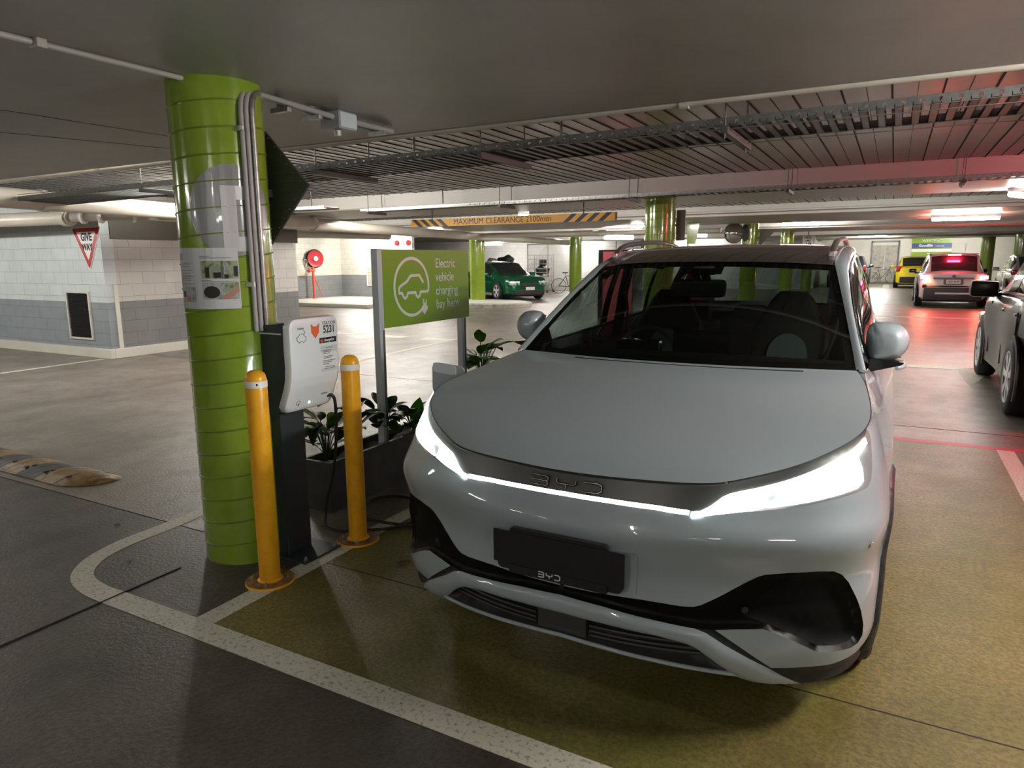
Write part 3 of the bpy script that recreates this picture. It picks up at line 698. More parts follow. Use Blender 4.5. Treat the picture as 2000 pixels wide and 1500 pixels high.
# cover: outer shell plus rounded face
H_ = .488; W_ = .345; zc = 1.04
# local y grows away from the camera: keep the panel at y -.13 ... +.215
bm = new()
rings = []
for (inset, off) in ((0, -.045), (0, -.012), (.004, -.004), (.014, .0), (.03, .001)):
    o_ = rr_pts(W_-2*inset, H_-2*inset, .045-inset*.7, 6)
    # densify vertical edges
    D = []
    for i in range(len(o_)):
        p, q = o_[i], o_[(i+1) % len(o_)]; n = max(1, int(abs(q[1]-p[1])/.02))
        for k in range(n): D.append((p[0]+(q[0]-p[0])*k/n, p[1]+(q[1]-p[1])*k/n))
    rings.append((D, off))
nn_ = len(rings[0][0])
def resamp(P, n):
    P = P+[P[0]]; d = [0]
    for a, b in zip(P, P[1:]): d.append(d[-1]+math.hypot(b[0]-a[0], b[1]-a[1]))
    return [(float(np.interp(s, d, [p[0] for p in P])), float(np.interp(s, d, [p[1] for p in P]))) for s in [d[-1]*k/n for k in range(n)]]
VR = []
for P, off in rings:
    VR.append([bm.verts.new((cov_x(zc+b)+off, a+.045, zc+b)) for a, b in resamp(P, 120)])
for A, B in zip(VR, VR[1:]):
    for k in range(120): bm.faces.new((A[k], A[(k+1) % 120], B[(k+1) % 120], B[k]))
bm.faces.new(VR[0][::-1])
# fill the face with horizontal strips
face = bm.faces.new(VR[-1])
z = zc-H_/2+.04
while z < zc+H_/2-.035:
    bmesh.ops.bisect_plane(bm, geom=bm.verts[:]+bm.edges[:]+bm.faces[:], plane_co=(0,0,z), plane_no=(0,0,1)); z += .02
bmesh.ops.recalc_face_normals(bm, faces=bm.faces[:])
cover = obj('front_cover', bm, 'whiteplastic', t, smooth=True)
def cfr(y0, z0, off=.0015): return lambda a, b, d: (cov_x(z0+b)+off+d, y0+a, z0+b)
def ctext(body, size, y0, z0, m, name='lettering', **k):
    bm = text_bm(body, size, cfr(y0, z0), .0008, **k); return obj(name, bm, m, t)
ctext('STATION', .026, .145, 1.246, 'black', space=1.15, wx=.80); ctext('5231', .055, .145, 1.213, 'black', bold=.0012, wx=.78)
fox = [(.0,-.048),(.026,-.018),(.030,.028),(.012,.014),(-.012,.014),(-.030,.028),(-.026,-.018)]
bm = new(); prism(bm, fox, .0012, cfr(.045, 1.222)); obj('fox_head_emblem', bm, 'orange', t)
bm = new(); bx(bm, 0,0,0,0,0,0) if False else prism(bm, [(-.062,-.014),(.062,-.014),(.062,.014),(-.062,.014)], .001, cfr(.135, 1.158)); obj('black_label', bm, 'black', t)
bm = new(); prism(bm, [(x*.35, y*.3) for x, y in fox], .001, cfr(.088, 1.158, .003)); obj('fox_head_emblem', bm, 'orange', t)
bm = text_bm('chargefox', .019, cfr(.142, 1.158, .003), .0006, bold=.0004); obj('lettering', bm, 'signwhite', t)
bm = new(); prism(bm, [(-.055,-.075),(.065,-.075),(.065,.06),(-.055,.06)], .0006, cfr(.135, 1.068)); obj('info_label', bm, 'paper', t)
for k, (a0, a1, zz) in enumerate(((-.02,.03,.050),(-.04,.02,.036),(-.04,.015,.028),(-.04,.01,.020),(-.04,.03,.004),(-.04,.02,-.004),(-.045,.045,-.018),(-.045,.02,-.026),(-.045,.0,-.036),(-.03,.04,-.052),(-.035,.045,-.060))):
    bm = new(); prism(bm, [(a0,-.0013),(a1,-.0013),(a1,.0013),(a0,.0013)], .0006, cfr(.135, 1.068+zz, .0028)); obj('text_line', bm, 'strip', t)
ctext('EVlink', .016, -.055, 1.232, 'strip', space=1.1)
# little plug-in car pictogram
bm = new(); ribbon(bm, [(-.03,-.02),(-.032,.0),(-.02,.004),(-.012,.016),(.012,.016),(.018,.004),(.03,.0),(.03,-.02),(.02,-.022),(.012,-.030),(.004,-.022),(-.008,-.022),(-.015,-.03),(-.022,-.022),(-.03,-.02)], .0022, .0008, cfr(-.05, 1.19))
ribbon(bm, [(.02,.012),(.024,.025),(.012,.032)], .002, .0008, cfr(-.05, 1.19)); obj('car_pictogram', bm, 'strip', t)
bm = new(); ribbon(bm, [(.012*math.cos(a), .012*math.sin(a)) for a in lin(0, 5.2, 12)], .002, .0008, cfr(-.045, .845))
ribbon(bm, [(.012,-.004),(.002,-.008),(.010,-.016)], .002, .0008, cfr(-.045, .845)); obj('card_pictogram', bm, 'black', t)
ctext('Schneider', .013, .135, .868, 'strip')
bm = new(); lathe(bm, [(.006, 0), (.006, .001), (0, .002)], 16, (cov_x(.838)+.001, .035, .838), 'x'); obj('status_light', bm, 'ledg', t)
bm = new(); tube(bm, [(-.02, .14, .815), (-.005, .145, .79)], .012, 10); obj('cable_gland', bm, 'rubber', t)
# ---------------------------------------------------------------- charging cable on the floor
cable = [(-2.72,2.70,.80),(-2.63,2.76,.85),(-2.64,2.80,.75),(-2.70,2.85,.55),(-2.78,2.90,.35),(-2.84,2.90,.18),(-2.86,2.90,.07),(-2.83,2.87,.018),(-2.72,2.86,.014),(-2.60,2.93,.014),(-2.47,3.05,.014),(-2.42,3.25,.014),(-2.55,3.45,.014),(-2.78,3.50,.014),(-2.90,3.35,.014),(-2.80,3.10,.016),(-2.62,3.05,.030),(-2.40,3.12,.014),(-2.15,3.25,.014),(-2.02,3.22,.2),(-1.98,3.10,.55),(-1.955,3.02,.82)]
def smooth_path(P, n=6):
    P = [Vector(p) for p in P]; Q = []
    for i in range(len(P)-1):
        p0, p1, p2, p3 = P[max(i-1,0)], P[i], P[i+1], P[min(i+2, len(P)-1)]
        for k in range(n):
            u = k/n; Q.append(.5*((2*p1)+(p2-p0)*u+(2*p0-5*p1+4*p2-p3)*u*u+(3*p1-p0-3*p2+p3)*u**3))
    Q.append(P[-1]); return Q
bm = new(); tube(bm, smooth_path(cable), .009, 8); tag(obj('charging_cable', bm, 'rubber', smooth=True), 'black charging cable hanging from the station and looping over the floor round the right bollard', 'cable')
# ---------------------------------------------------------------- planter and plants
t = thing('planter_box', 'long dark grey planter box behind the right bollard', 'planter', (-3.10, 3.08, 0))
bm = new()
for x0, x1, y0, y1 in ((-.12,-.10,0,1.55),(.10,.12,0,1.55),(-.10,.10,0,.02),(-.10,.10,1.53,1.55)): bx(bm, x0, x1, y0, y1, 0, .325)
bx(bm, -.1, .1, .02, 1.53, 0, .05); obj('box_walls', bm, 'planter', t)
bm = new(); grid_bm(bm, lambda u, v: (u, v, .285+.012*math.sin(40*u+9*v)+.01*math.sin(23*v)), lin(-.1,.1,8), lin(.02,1.53,40)); obj('soil', bm, 'soil', t, smooth='all')
def leaf_bm(bm, base, d, up, L_, W_, droop=.3, fold=.12, seg=9):
    """pointed oval blade on a stalk direction; curved and folded along the midrib"""
    base = Vector(base); d = Vector(d).normalized(); s = d.cross(Vector(up)).normalized(); n = s.cross(d)
    rows = []
    for i in range(seg+1):
        u = i/seg; w = W_*(math.sin(PI*min(1, u**.75)))**.8 * .5+.0008; ang = droop*u
        p = base + d*(L_*u*math.cos(ang*.8)) - Vector((0,0,1))*(L_*u*u*droop*.5)
        rows.append([bm.verts.new(p+s*w*k+n*(abs(k)*w*fold*2 - abs(k)**2*w*.1)) for k in (-1,-.5,0,.5,1)])
    for A, B in zip(rows, rows[1:]):
        for k in range(4): bm.faces.new((A[k], A[k+1], B[k+1], B[k]))
    return bm
def leaf(t, base, d, up, L_, W_, m, **k):
    bm = new(); leaf_bm(bm, base, d, up, L_, W_, **k)
    bmesh.ops.solidify(bm, geom=bm.faces[:], thickness=.0012); return obj('leaf', bm, m, t, smooth='all')
def stem(t, pts, r=.004, m='leafd'):
    bm = new(); tube(bm, smooth_path(pts, 4), r, 6); return obj('stem', bm, m, t, smooth='all')
def plant(name, x, y, z, label, n, hgt, L_, W_, mats, seed, grp=None, lean=(0,0), spread=.6):
    random.seed(seed); t = thing(name, label, 'plant', (x, y, z), 0, grp)
    for k in range(n):
        a = 2*PI*k/n*1.0+random.uniform(-.5,.5)+k*2.4; h = hgt*random.uniform(.35,1.0); sp = spread*random.uniform(.3,1)*(1.2-h/hgt*.6)
        tip = Vector((math.cos(a)*sp*h+lean[0]*h, math.sin(a)*sp*h+lean[1]*h, h))
        stem(t, [(0,0,0), tuple(tip*.5+Vector((0,0,.02))), tuple(tip)], .0035)
        d = Vector((math.cos(a), math.sin(a), random.uniform(.1,1.1)))
        up = Vector((random.uniform(-.3,.3), random.uniform(-.3,.3), 1))
        leaf(t, tip, d, up, L_*random.uniform(.7,1.15), W_*random.uniform(.7,1.1), random.choice(mats), droop=random.uniform(.2,.9), fold=random.uniform(.05,.3))
    return t
plant('potted_plant', -3.12, 3.2, .28, 'leafy dark green plant at the near end of the planter, left of the right bollard', 20, .28, .24, .10, ['leaf','leafd','leafd','leaf'], 3)
plant('potted_plant', -3.08, 3.42, .28, 'plant with narrow upright leaves in the planter, just behind the right bollard', 14, .30, .22, .07, ['leafd','leaf','leafd'], 5, spread=.4)
plant('potted_plant', -3.12, 3.78, .28, 'drooping plant in the planter between the bollard and the sign post', 16, .25, .24, .10, ['leafd','leaf','leafd'], 9)
t = plant('potted_plant', -3.08, 4.06, .28, 'plant with one bright and one very large dark leaf by the left sign post', 12, .2, .2, .11, ['leafd','leafd'], 12)
leaf(t, (0.02,.0,.10), (.15,.25,1.), (1,-.6,.2), .20, .11, 'leafb', droop=.15); leaf(t, (.0,.02,.10), (.25,1,.35), (-.6,.1,1), .36, .26, 'leafd', droop=.5, fold=.05)
bm = new(); bmesh.ops.create_icosphere(bm, subdivisions=2, radius=.04)
for v in bm.verts: v.co = Vector((v.co.x*.8, v.co.y*1.2, v.co.z*.8))*random.uniform(.75,1.15)+Vector((-3.01, 3.92, .345))
tag(obj('crumpled_foil', bm, 'galv'), 'crumpled silvery wrapper lying on the planter edge', 'litter')
t = plant('potted_plant', -3.06, 5.05, .52, 'green leafy plant peeping over the bonnet left of the windscreen', 20, .36, .24, .11, ['leaf','leafd','leafb','leaf'], 21)
o = thing('planter_pot', 'dark round pot partly hidden behind the bonnet', 'planter', (-3.06, 5.05, 0)); bm = new(); lathe(bm, [(.13,0),(.17,.5),(.185,.5),(.185,.54),(.16,.54),(.155,.5),(0,.5)], 24); obj('pot_body', bm, 'planter', o, smooth=True)
bm = new(); lathe(bm, [(.154,.505),(0,.53)], 16); obj('soil', bm, 'soil', o)
# ---------------------------------------------------------------- charging bay sign
t = thing('bay_sign', 'green sign on two pale posts about electric vehicle charging', 'sign', (-3.07, 4.30, 0))
bm = new(); bx(bm, -.012, .0, -.53, .58, 1.10, 1.64); obj('sign_panel', bm, 'signgreen', t)
for y, z1 in ((-.555, 1.645), (.52, 1.11)):
    bm = new(); bx(bm, -.05, .004 if y < 0 else .0, y-.025, y+.025, 0, z1 if y < 0 else 1.64, bev=.002) if y < 0 else bx(bm, -.062, -.013, y-.03, y+.03, 0, 1.64, bev=.002); obj('post', bm, 'alu', t)
    bm = new(); bx(bm, .0042 if y < 0 else -.0128, .007 if y < 0 else -.0105, y+.006, y+.025, 0.02, 1.09); obj('post_side_channel', bm, 'brown', t)
def sf(cy_, cz_): return lambda a, b, d: (.0005+d, cy_+a, cz_+b)
for i, s_ in enumerate(('Electric', 'vehicle', 'charging', 'bay here')):
    bm = text_bm(s_, .100, sf(.105, 1.538-i*.103), .0015, align='LEFT', wx=.92, bold=.0008)
    obj('lettering', bm, 'textwhite', t)
f = sf(-.195, 1.374)
bm = new(); ribbon(bm, [(.205*math.cos(a), .205*math.sin(a)) for a in lin(R(-10), R(310), 60)], .022, .001, f); obj('ring_symbol', bm, 'signwhite', t)
bm = new()
car_ = [(.140,.025),(.092,.082),(.0,.082),(-.02,.076),(-.06,.040),(-.135,.010),(-.152,-.002),(-.152,-.040),(-.118,-.042),(-.105,-.068),(-.085,-.079),(-.065,-.068),(-.052,-.042),(.040,-.042),(.052,-.068),(.072,-.079),(.092,-.068),(.105,-.040),(.190,-.040),(.200,-.030)]
ribbon(bm, car_, .020, .001, f); obj('car_symbol', bm, 'signwhite', t)
bm = new(); ang = R(45)
def rp(P, c, a): return [(c[0]+x*math.cos(a)-y*math.sin(a), c[1]+x*math.sin(a)+y*math.cos(a)) for x, y in P]
prism(bm, rp([(-.040,-.035),(.02,-.035),(.032,-.018),(.032,.03),(-.035,.03),(-.04,.0)], (.150,-.160), ang), .0012, f)
prism(bm, rp([(-.026,.03),(-.014,.03),(-.014,.065),(-.026,.065)], (.150,-.160), ang-.9), .0012, f); prism(bm, rp([(.010,.03),(.022,.03),(.022,.065),(.010,.065)], (.150,-.160), ang-.9), .0012, f); obj('plug_symbol', bm, 'signwhite', t)
# ---------------------------------------------------------------- give way sign and vent on the left wall
t = thing('give_way_sign', 'red and white triangular give way sign on the white block wall', 'sign', (-11.52, 6.735, 1.79))
tri = lambda s, dz=0: [(0,-.36*s+dz),(.40*s,.33*s+dz),(-.40*s,.33*s+dz)]
def rtri(s, dz, r):
    P = tri(s, dz); Q = []
    for i in range(3):
        p, a, b = Vector(P[i]), Vector(P[i-1]), Vector(P[(i+1) % 3])
        for u in (0, .33, .66, 1):
            q = (p+(a-p).normalized()*r)*(1-u)**2+p*2*u*(1-u)+(p+(b-p).normalized()*r)*u*u; Q.append(tuple(q))
    return Q
gf = lambda a, b, d: (a, -d, b)
bm = new(); prism(bm, rtri(1.02, 0, .05), .006, gf); obj('backing_plate', bm, 'signwhite', t)
bm = new(); prism(bm, rtri(.96, 0.003, .05), .0075, gf); obj('red_border', bm, 'red', t)
bm = new(); prism(bm, rtri(.66, .040, .02), .009, gf); obj('white_field', bm, 'signwhite', t)
for s, z, sz in (('GIVE', .170, .170), ('WAY', .01, .145)):
    bm = text_bm(s, sz, lambda a, b, d, z=z: (a, -.0095-d, z+b), .001, bold=.006, wx=.84); obj('lettering', bm, 'black', t)
t = thing('wall_vent', 'black louvred vent in a pale frame low on the white block wall', 'vent', (-11.95, 6.735, .285))
bm = new()
for x0, x1, z0, z1 in ((-.33,-.30,0,.80),(.30,.33,0,.80),(-.30,.30,0,.03),(-.30,.30,.77,.80)): bx(bm, x0, x1, -.03, 0, z0, z1)
obj('frame', bm, 'wallw', t)
bm = new(); bx(bm, -.3, .3, -.004, -.001, .03, .77)
for k in range(26): box(bm, (0, -.013, .045+k*.0285), (.6, .02, .003), Matrix.Rotation(R(35), 3, 'X'))
obj('louvres', bm, 'black', t)
# ---------------------------------------------------------------- clearance sign
t = thing('clearance_sign', 'long yellow and black maximum clearance sign hanging from the ceiling', 'sign', (-5.56, 10.0, 2.185))
bm = new(); bx(bm, -1.885, 1.885, 0, .02, -.062, .062); obj('sign_bar', bm, 'clearyellow', t)
bm = new(); bx(bm, 1.86, 1.887, -.002, .021, -.062, .062); obj('end_cap', bm, 'rust', t)
tf = lambda a, b, d: (a, -.001-d, b)
bm = text_bm('MAXIMUM CLEARANCE 2100mm', .108, tf, .001, bold=0, wx=1.12); 
xs = [v.co.x for v in bm.verts]; w = max(xs)-min(xs)
for v in bm.verts: v.co.x = (v.co.x-(max(xs)+min(xs))/2)*(1.80/w)-.10; v.co.z *= 1.22
obj('lettering', bm, 'black', t)
for s in (-1, 1):
    for k in range(4):
        x = s*(1.70-.19*k) if s > 0 else -(1.75-.17*k); dx = .075*s
        bm = new(); prism(bm, [(x-dx-.045,-.062),(x-dx+.045,-.062),(x+dx+.045,.062),(x+dx-.045,.062)] if s > 0 else [(x+.075-.045,-.062),(x+.075+.045,-.062),(x-.075+.045,.062),(x-.075-.045,.062)], .001, tf); obj('hazard_stripe', bm, 'black', t)
for x in (-1.45, 1.35):
    bm = new()
    for k in range(7): lathe(bm, [(.004, 0), (.012, .012), (.012, .024), (.004, .034)], 6, (x, .01, .06+k*.034))
    obj('hanging_chain', bm, 'dgalv', t)
# ---------------------------------------------------------------- speed hump
random.seed(4)
t = thing('speed_hump', 'yellow and black rubber speed hump on the floor at far left', 'speed hump', (-4.88, 2.75, 0))
def hump_sec(x, w=.175, h=.055):
    return lambda v: (x, v*w, h*max(0, 1-abs(v)**2.2)+.002)
x = -.28; k = 0; n_seg = 12
for k in range(n_seg):
    x0 = -.18-k*.25; x1 = x0-.25; bm = new()
    us = lin(x0, x1, 15)
    def F(u, v, k=k): 
        ridge = .0022*(1 if int(abs(u)*120) % 2 else 0)
        sk = .10*v
        return (u+sk, v*.175, .055*max(0, 1-abs(v)**2.2)+.003+ridge)
    grid_bm(bm, F, us, lin(-1,1,17), flip=True)
    obj('hump_segment', bm, 'humpy' if k % 2 == 0 else 'humpb', t, smooth=False)
bm = new(); grid_bm(bm, lambda u, v: (-.18+.20*math.sin(u)+.10*v*math.cos(u), v*.175*math.cos(u)**.8 if math.cos(u) > 0 else 0, (.055*max(0,1-abs(v)**2.2))*max(0, math.cos(u))**.6+.003+.002*(int(u*30) % 2)), lin(0, PI/2-.02, 22), lin(-1,1,17)); obj('hump_end_cap', bm, 'humpy', t)
for (dx, dy, z) in ((-.22,-.09,.05),(-.47,-.06,.055),(-.50,-.10,.049),(-.72,-.06,.055),(-.76,-.10,.048),(-.98,-.07,.055),(-1.2,-.08,.053)):
    bm = new(); lathe(bm, [(.02,0),(.02,.004),(0,.004)], 8, (dx, dy, z-.001)); obj('bolt_hole', bm, 'black', t)
# leaves and scraps on the floor
def scrap(x, y, s, label, m='leafdry', a=0):
    bm = new(); leaf_bm(bm, (0,0,.004), (math.cos(a), math.sin(a), .08), (0,0,1), s, s*.42, droop=.1, fold=.35); bmesh.ops.solidify(bm, geom=bm.faces[:], thickness=.001)
    bmesh.ops.translate(bm, vec=(x, y, 0), verts=bm.verts); tag(obj('dry_leaf', bm, m), label, 'leaf')
scrap(-2.16, 2.69, .075, 'dry brown leaf on the green bay floor left of the pale car', a=.6)
scrap(-3.42, 2.02, .05, 'small pale leaf on the floor inside the curved white line', 'junk', 2.2)
scrap(-4.0, 2.3, .04, 'tiny pale scrap on the floor outside the curved white line', 'junk', 1)
# ---------------------------------------------------------------- hose reel
t = thing('fire_hose_reel', 'red fire hose reel on the cream wall of the far recess', 'hose reel', (-19.50, 20.0, 1.63), R(-25))
bm = new(); lathe(bm, [(.10,-.10),(.34,-.10),(.34,-.07)], 36, (0,0,0), 'x'); lathe(bm, [(.10,-.02),(.31,-.02),(.31,-.05),(.1,-.05)], 36, (0,0,0), 'x'); obj('hose_coil', bm, 'rubber', t, smooth=True)
bm = new(); lathe(bm, [(.0,.06),(.09,.06),(.10,.03),(.27,.02),(.31,.035),(.31,.0),(.1,0)], 40, (0,0,0), 'x'); obj('red_disc', bm, 'red', t, smooth=True)
bm = new(); lathe(bm, [(0,.075),(.09,.075),(.09,.05)], 24, (0,0,0), 'x'); obj('hub', bm, 'signwhite', t)
bm = new(); tube(bm, [(.3*math.sin(a)*0-.07, .325*math.cos(a), .325*math.sin(a)) for a in lin(0, 2*PI, 40)[:-1]], .035, 8, closed=True); obj('hose_outer_turn', bm, 'rubber', t, smooth=True)
t = thing('hydrant_standpipe', 'faded red hydrant pipe below the hose reel', 'hydrant', (-19.5, 19.85, .12))
bm = new(); lathe(bm, [(.09,0),(.09,.02),(.05,.02),(.045,1.0),(.07,1.02),(.07,1.16),(.03,1.2)], 20); obj('riser', bm, 'redorange', t, smooth=True)
bm = new(); tube(bm, [(0,0,1.08),(0,-.22,1.06)], .05, 12); lathe(bm, [(.08,0),(.08,.03)], 14, (0,-.24,1.06), 'y'); obj('valve', bm, 'redorange', t)
bm = new(); tube(bm, smooth_path([(0,-.25,1.08),(0,-.35,1.25),(0,-.42,1.42),(0,-.33,1.48),(0,-.28,1.35),(0,-.38,1.2)]), .012, 6); obj('hose_loop', bm, 'galv', t)
bm = new(); tube(bm, [(0,.0,.95),(.1,.35,.03)], .016, 8); obj('brace', bm, 'redorange', t)
t = thing('wall_vent', 'pale louvred grille low on the recess wall left of the charging sign', 'vent', (-18.0, 21.74, .55))
bm = new()
for x0, x1, z0, z1 in ((-.45,-.41,0,.75),(.41,.45,0,.75),(-.41,.41,0,.04),(-.41,.41,.71,.75)): bx(bm, x0, x1, -.03, 0, z0, z1)
obj('frame', bm, 'signwhite', t)
bm = new()
for k in range(16): box(bm, (0, -.012, .06+k*.042), (.82, .02, .026), Matrix.Rotation(R(35), 3, 'X'))
obj('louvres', bm, 'wallw', t)
for k in range(2):
    t = thing('alarm_bell', ('left', 'right')[k]+' of two small red alarm bells high on the recess wall', 'alarm bell', (-16.9+.55*k, 21.75, 2.2), 0)
    bm = new(); lathe(bm, [(.10,0),(.10,-.05),(.06,-.09),(0,-.10)], 20, (0,0,0), 'y'); obj('gong', bm, 'red', t, smooth=True); bm = new(); lathe(bm, [(.02,-.10),(.02,-.12)], 8, (0,0,0), 'y'); obj('striker', bm, 'black', t)
# round kerb island
t = thing('kerb_island', 'low round concrete kerb island under the far left green column', 'kerb', (-12.2, 20.3, 0))
bm = new(); lathe(bm, [(1.75,0),(1.75,.12),(1.70,.15),(1.60,.15),(0,.15)], 48)
for v in bm.verts: v.co.y *= .72
obj('kerb_ring', bm, 'junk', t, smooth=True)
bm = new(); lathe(bm, [(1.58,.152),(0,.155)], 40)
for v in bm.verts: v.co.y *= .72
obj('island_infill', bm, 'wallw', t)
# ---------------------------------------------------------------- mesh cage with stored junk
t = thing('mesh_fence', 'chain link fence panel of the storage cage behind the green car', 'fence', (-14.7, 30.6, 0))
for x in (-1.1, 0, 1.15): bm = new(); tube(bm, [(x,0,0),(x,0,2.3)], .03, 8); obj('post', bm, 'wire', t)
bm = new(); tube(bm, [(-1.1,0,2.25),(1.15,0,2.25)], .022, 8); tube(bm, [(-1.1,0,.05),(1.15,0,.05)], .022, 8); obj('rail', bm, 'wire', t)
bm = new()
k = -2.25
while k < 2.3:
    for s in (1,-1):
        a0, a1 = (k, 0.), (k+2.25, 2.25)
        lo = max(0, -1.1-k if True else 0); hi = min(2.25, 1.15-k)
        if hi > lo:
            X0, Z0, X1, Z1 = k+lo, lo, k+hi, hi
            if s < 0: Z0, Z1 = 2.25-Z0, 2.25-Z1
            tube(bm, [(X0,0,Z0),(X1,0,Z1)], .007, 4, caps=False)
    k += .075
m_ = obj('chain_link', bm, 'wire', t)
t = thing('mesh_fence', 'pale fence section right of the far green column, behind the windscreen pillar', 'fence', (-10.5, 33.5, 0))
for x in (-1.8,-.9,0,.9,1.8): bm = new(); tube(bm, [(x,0,0),(x,0,2.4)], .035, 8); obj('post', bm, 'wire', t)
bm = new(); tube(bm, [(-1.8,0,1.2),(1.8,0,1.2)], .02, 6); obj('rail', bm, 'wire', t)
t = thing('roll_cage_trolley', 'tall wire roll cage full of stored things in front of the mesh fence', 'trolley', (-14.6, 29.6, 0))
for x in (-.5,.5):
    for y in (-.35,.35): bm = new(); tube(bm, [(x,y,.08),(x,y,1.75)], .022, 6); obj('upright', bm, 'wire', t); bm = new(); lathe(bm, [(.06,-.02),(.06,.02)], 12, (x,y,.06), 'x'); obj('castor', bm, 'rubber', t)
for y in (-.35,.35):
    bm = new()
    for z in lin(.15,1.72,9): tube(bm, [(-.5,y,z),(.5,y,z)], .012, 4)
    for x in lin(-.4,.4,6): tube(bm, [(x,y,.15),(x,y,.75 if y < 0 else 1.72)], .010, 4)
    obj('wire_side', bm, 'wire', t)
bm = new(); bx(bm, -.5, .5, -.35, .35, .12, .15); obj('deck', bm, 'wire', t)
random.seed(11)
def lump(name, x, y, z, sx, sy, sz, m, label, cat, seed):
    random.seed(seed); bm = new(); bmesh.ops.create_icosphere(bm, subdivisions=3, radius=1)
    for v in bm.verts:
        k = 1+.16*math.sin(5*v.co.x+seed)+.14*math.sin(7*v.co.z+seed*2)+random.uniform(-.04,.04)
        v.co = Vector((x+v.co.x*sx*k, y+v.co.y*sy*k, z+max(-1,v.co.z)*sz*k))
    tag(obj(name, bm, m, smooth='all'), label, cat)
lump('sack', -14.6, 29.6, .50, .42, .28, .33, 'junk', 'pale sack in the bottom of the roll cage', 'sack', 2)
lump('black_bag', -14.55, 29.6, 1.02, .34, .25, .2, 'rubber', 'black bag lying on the sack inside the roll cage', 'bag', 3)
lump('black_bag', -14.45, 29.55, 1.38, .16, .2, .18, 'interior', 'small black bundle at the top of the roll cage', 'bag', 5)
lump('covered_heap', -16.6, 29.2, .75, .95, .5, .75, 'junk', 'big pale covered heap left of the roll cage', 'heap', 4)
lump('black_bag', -16.1, 29.0, 1.45, .4, .3, .3, 'rubber', 'black bag on top of the pale heap', 'bag', 6)
def bicycle(name, x, y, rz, label, m='csilver', z=0):
    t = thing(name, label, 'bicycle', (x, y, z), rz)
    for wx in (-.52, .52):
        bm = new(); tube(bm, [(wx+.33*math.cos(a), 0, .34+.33*math.sin(a)) for a in lin(0, 2*PI, 32)[:-1]], .014, 6, closed=True)
        for k in range(10): a = PI*k/5; tube(bm, [(wx, 0, .34), (wx+.32*math.cos(a), 0, .34+.32*math.sin(a))], .0025, 3, caps=False)
        obj('wheel', bm, 'rubber' if m != 'csilver' else 'galv', t)
    bm = new(); P = {'r': (-.52,0,.34), 'b': (-.08,0,.30), 's': (-.2,0,.78), 'h': (.36,0,.82), 'f': (.52,0,.34)}
    for a, b in (('r','b'),('b','s'),('r','s'),('s','h'),('b','h'),('h','f')): tube(bm, [P[a], P[b]], .017, 6)
    obj('frame', bm, m, t)
    bm = new(); tube(bm, [(.36,-.24,.98),(.40,0,.96),(.36,.24,.98)], .014, 6); tube(bm, [(.36,0,.82),(.39,0,.96)], .014, 6); obj('handlebar', bm, 'rubber', t)
    bm = new(); box(bm, (-.23,0,.93), (.25,.12,.05), bev=.02); tube(bm, [(-.2,0,.78),(-.23,0,.92)], .012, 6); obj('saddle', bm, 'rubber', t)
    return t
bicycle('bicycle', -12.9, 29.2, R(20), 'dark bicycle stored between the roll cage and the far green column', 'rubber')
bicycle('bicycle', -11.2, 31.2, R(70), 'green bicycle stored just right of the far green column', 'leafb')
bicycle('bicycle', -17.9, 28.4, R(10), 'dark bicycle leaning behind the green car, left of the heap', 'strip')
bicycle('bicycle', -.55, 45.9, 0, 'bicycle standing in front of the door in the back wall', 'dgalv')
t = thing('wall_box', 'small dark box high on the wall right of the far green column', 'box', (-11.7, 36.45, 2.0)); bm = new(); bx(bm, -.25,.25,-.1,.05,0,.5,bev=.01); obj('box_body', bm, 'dgalv', t); bm = new(); bx(bm, -.2,.2,-.11,-.1,.05,.45); obj('box_door', bm, 'brown', t)
# red machine panel
t = thing('vending_machine', 'tall red-fronted machine with a dark side, left of the windscreen', 'machine', (-5.65, 15.3, 0))
bm = new(); bx(bm, -.40, .45, 0, .7, 0, 1.76, bev=.01); obj('cabinet', bm, 'blackgloss', t); bm = new(); bx(bm, -.28, .44, -.012, 0, .08, 1.72); obj('front_panel', bm, 'redpanel', t)
# convex mirror on its column
t = thing('convex_mirror', 'round convex traffic mirror hanging left of a green column', 'mirror', (-4.45, 24.0, 2.16), R(35))
t.location = (-3.76, 19.15, 2.20)
bm = new(); lathe(bm, [(.0,-.10),(.12,-.085),(.22,-.03),(.25,0)], 32, (0,0,0), 'y'); obj('mirror_dome', bm, 'mirrorm', t, smooth=True)
bm = new(); lathe(bm, [(.25,.0),(.27,0),(.27,.03),(.0,.08)], 32, (0,0,0), 'y'); obj('mirror_back', bm, 'signdark', t, smooth=True)
bm = new(); tube(bm, [(0,.05,0),(.2,.15,.0),(.22,.15,.25)], .015, 6); obj('bracket', bm, 'galv', t)
t = thing('sign_board', 'dark disc-shaped back of a mirror fixed across the front of the same column', 'sign', (-3.52, 19.33, 2.2)); bm = new(); lathe(bm, [(.0,0),(.10,0),(.10,.02),(0,.02)], 24, (0,0,0), 'y')
for v in bm.verts: v.co.z *= 2.2
obj('disc', bm, 'black', t)
bm = new(); tube(bm, [(0,.01,0),(0,.05,0)], .02, 6); obj('bracket', bm, 'dgalv', t)
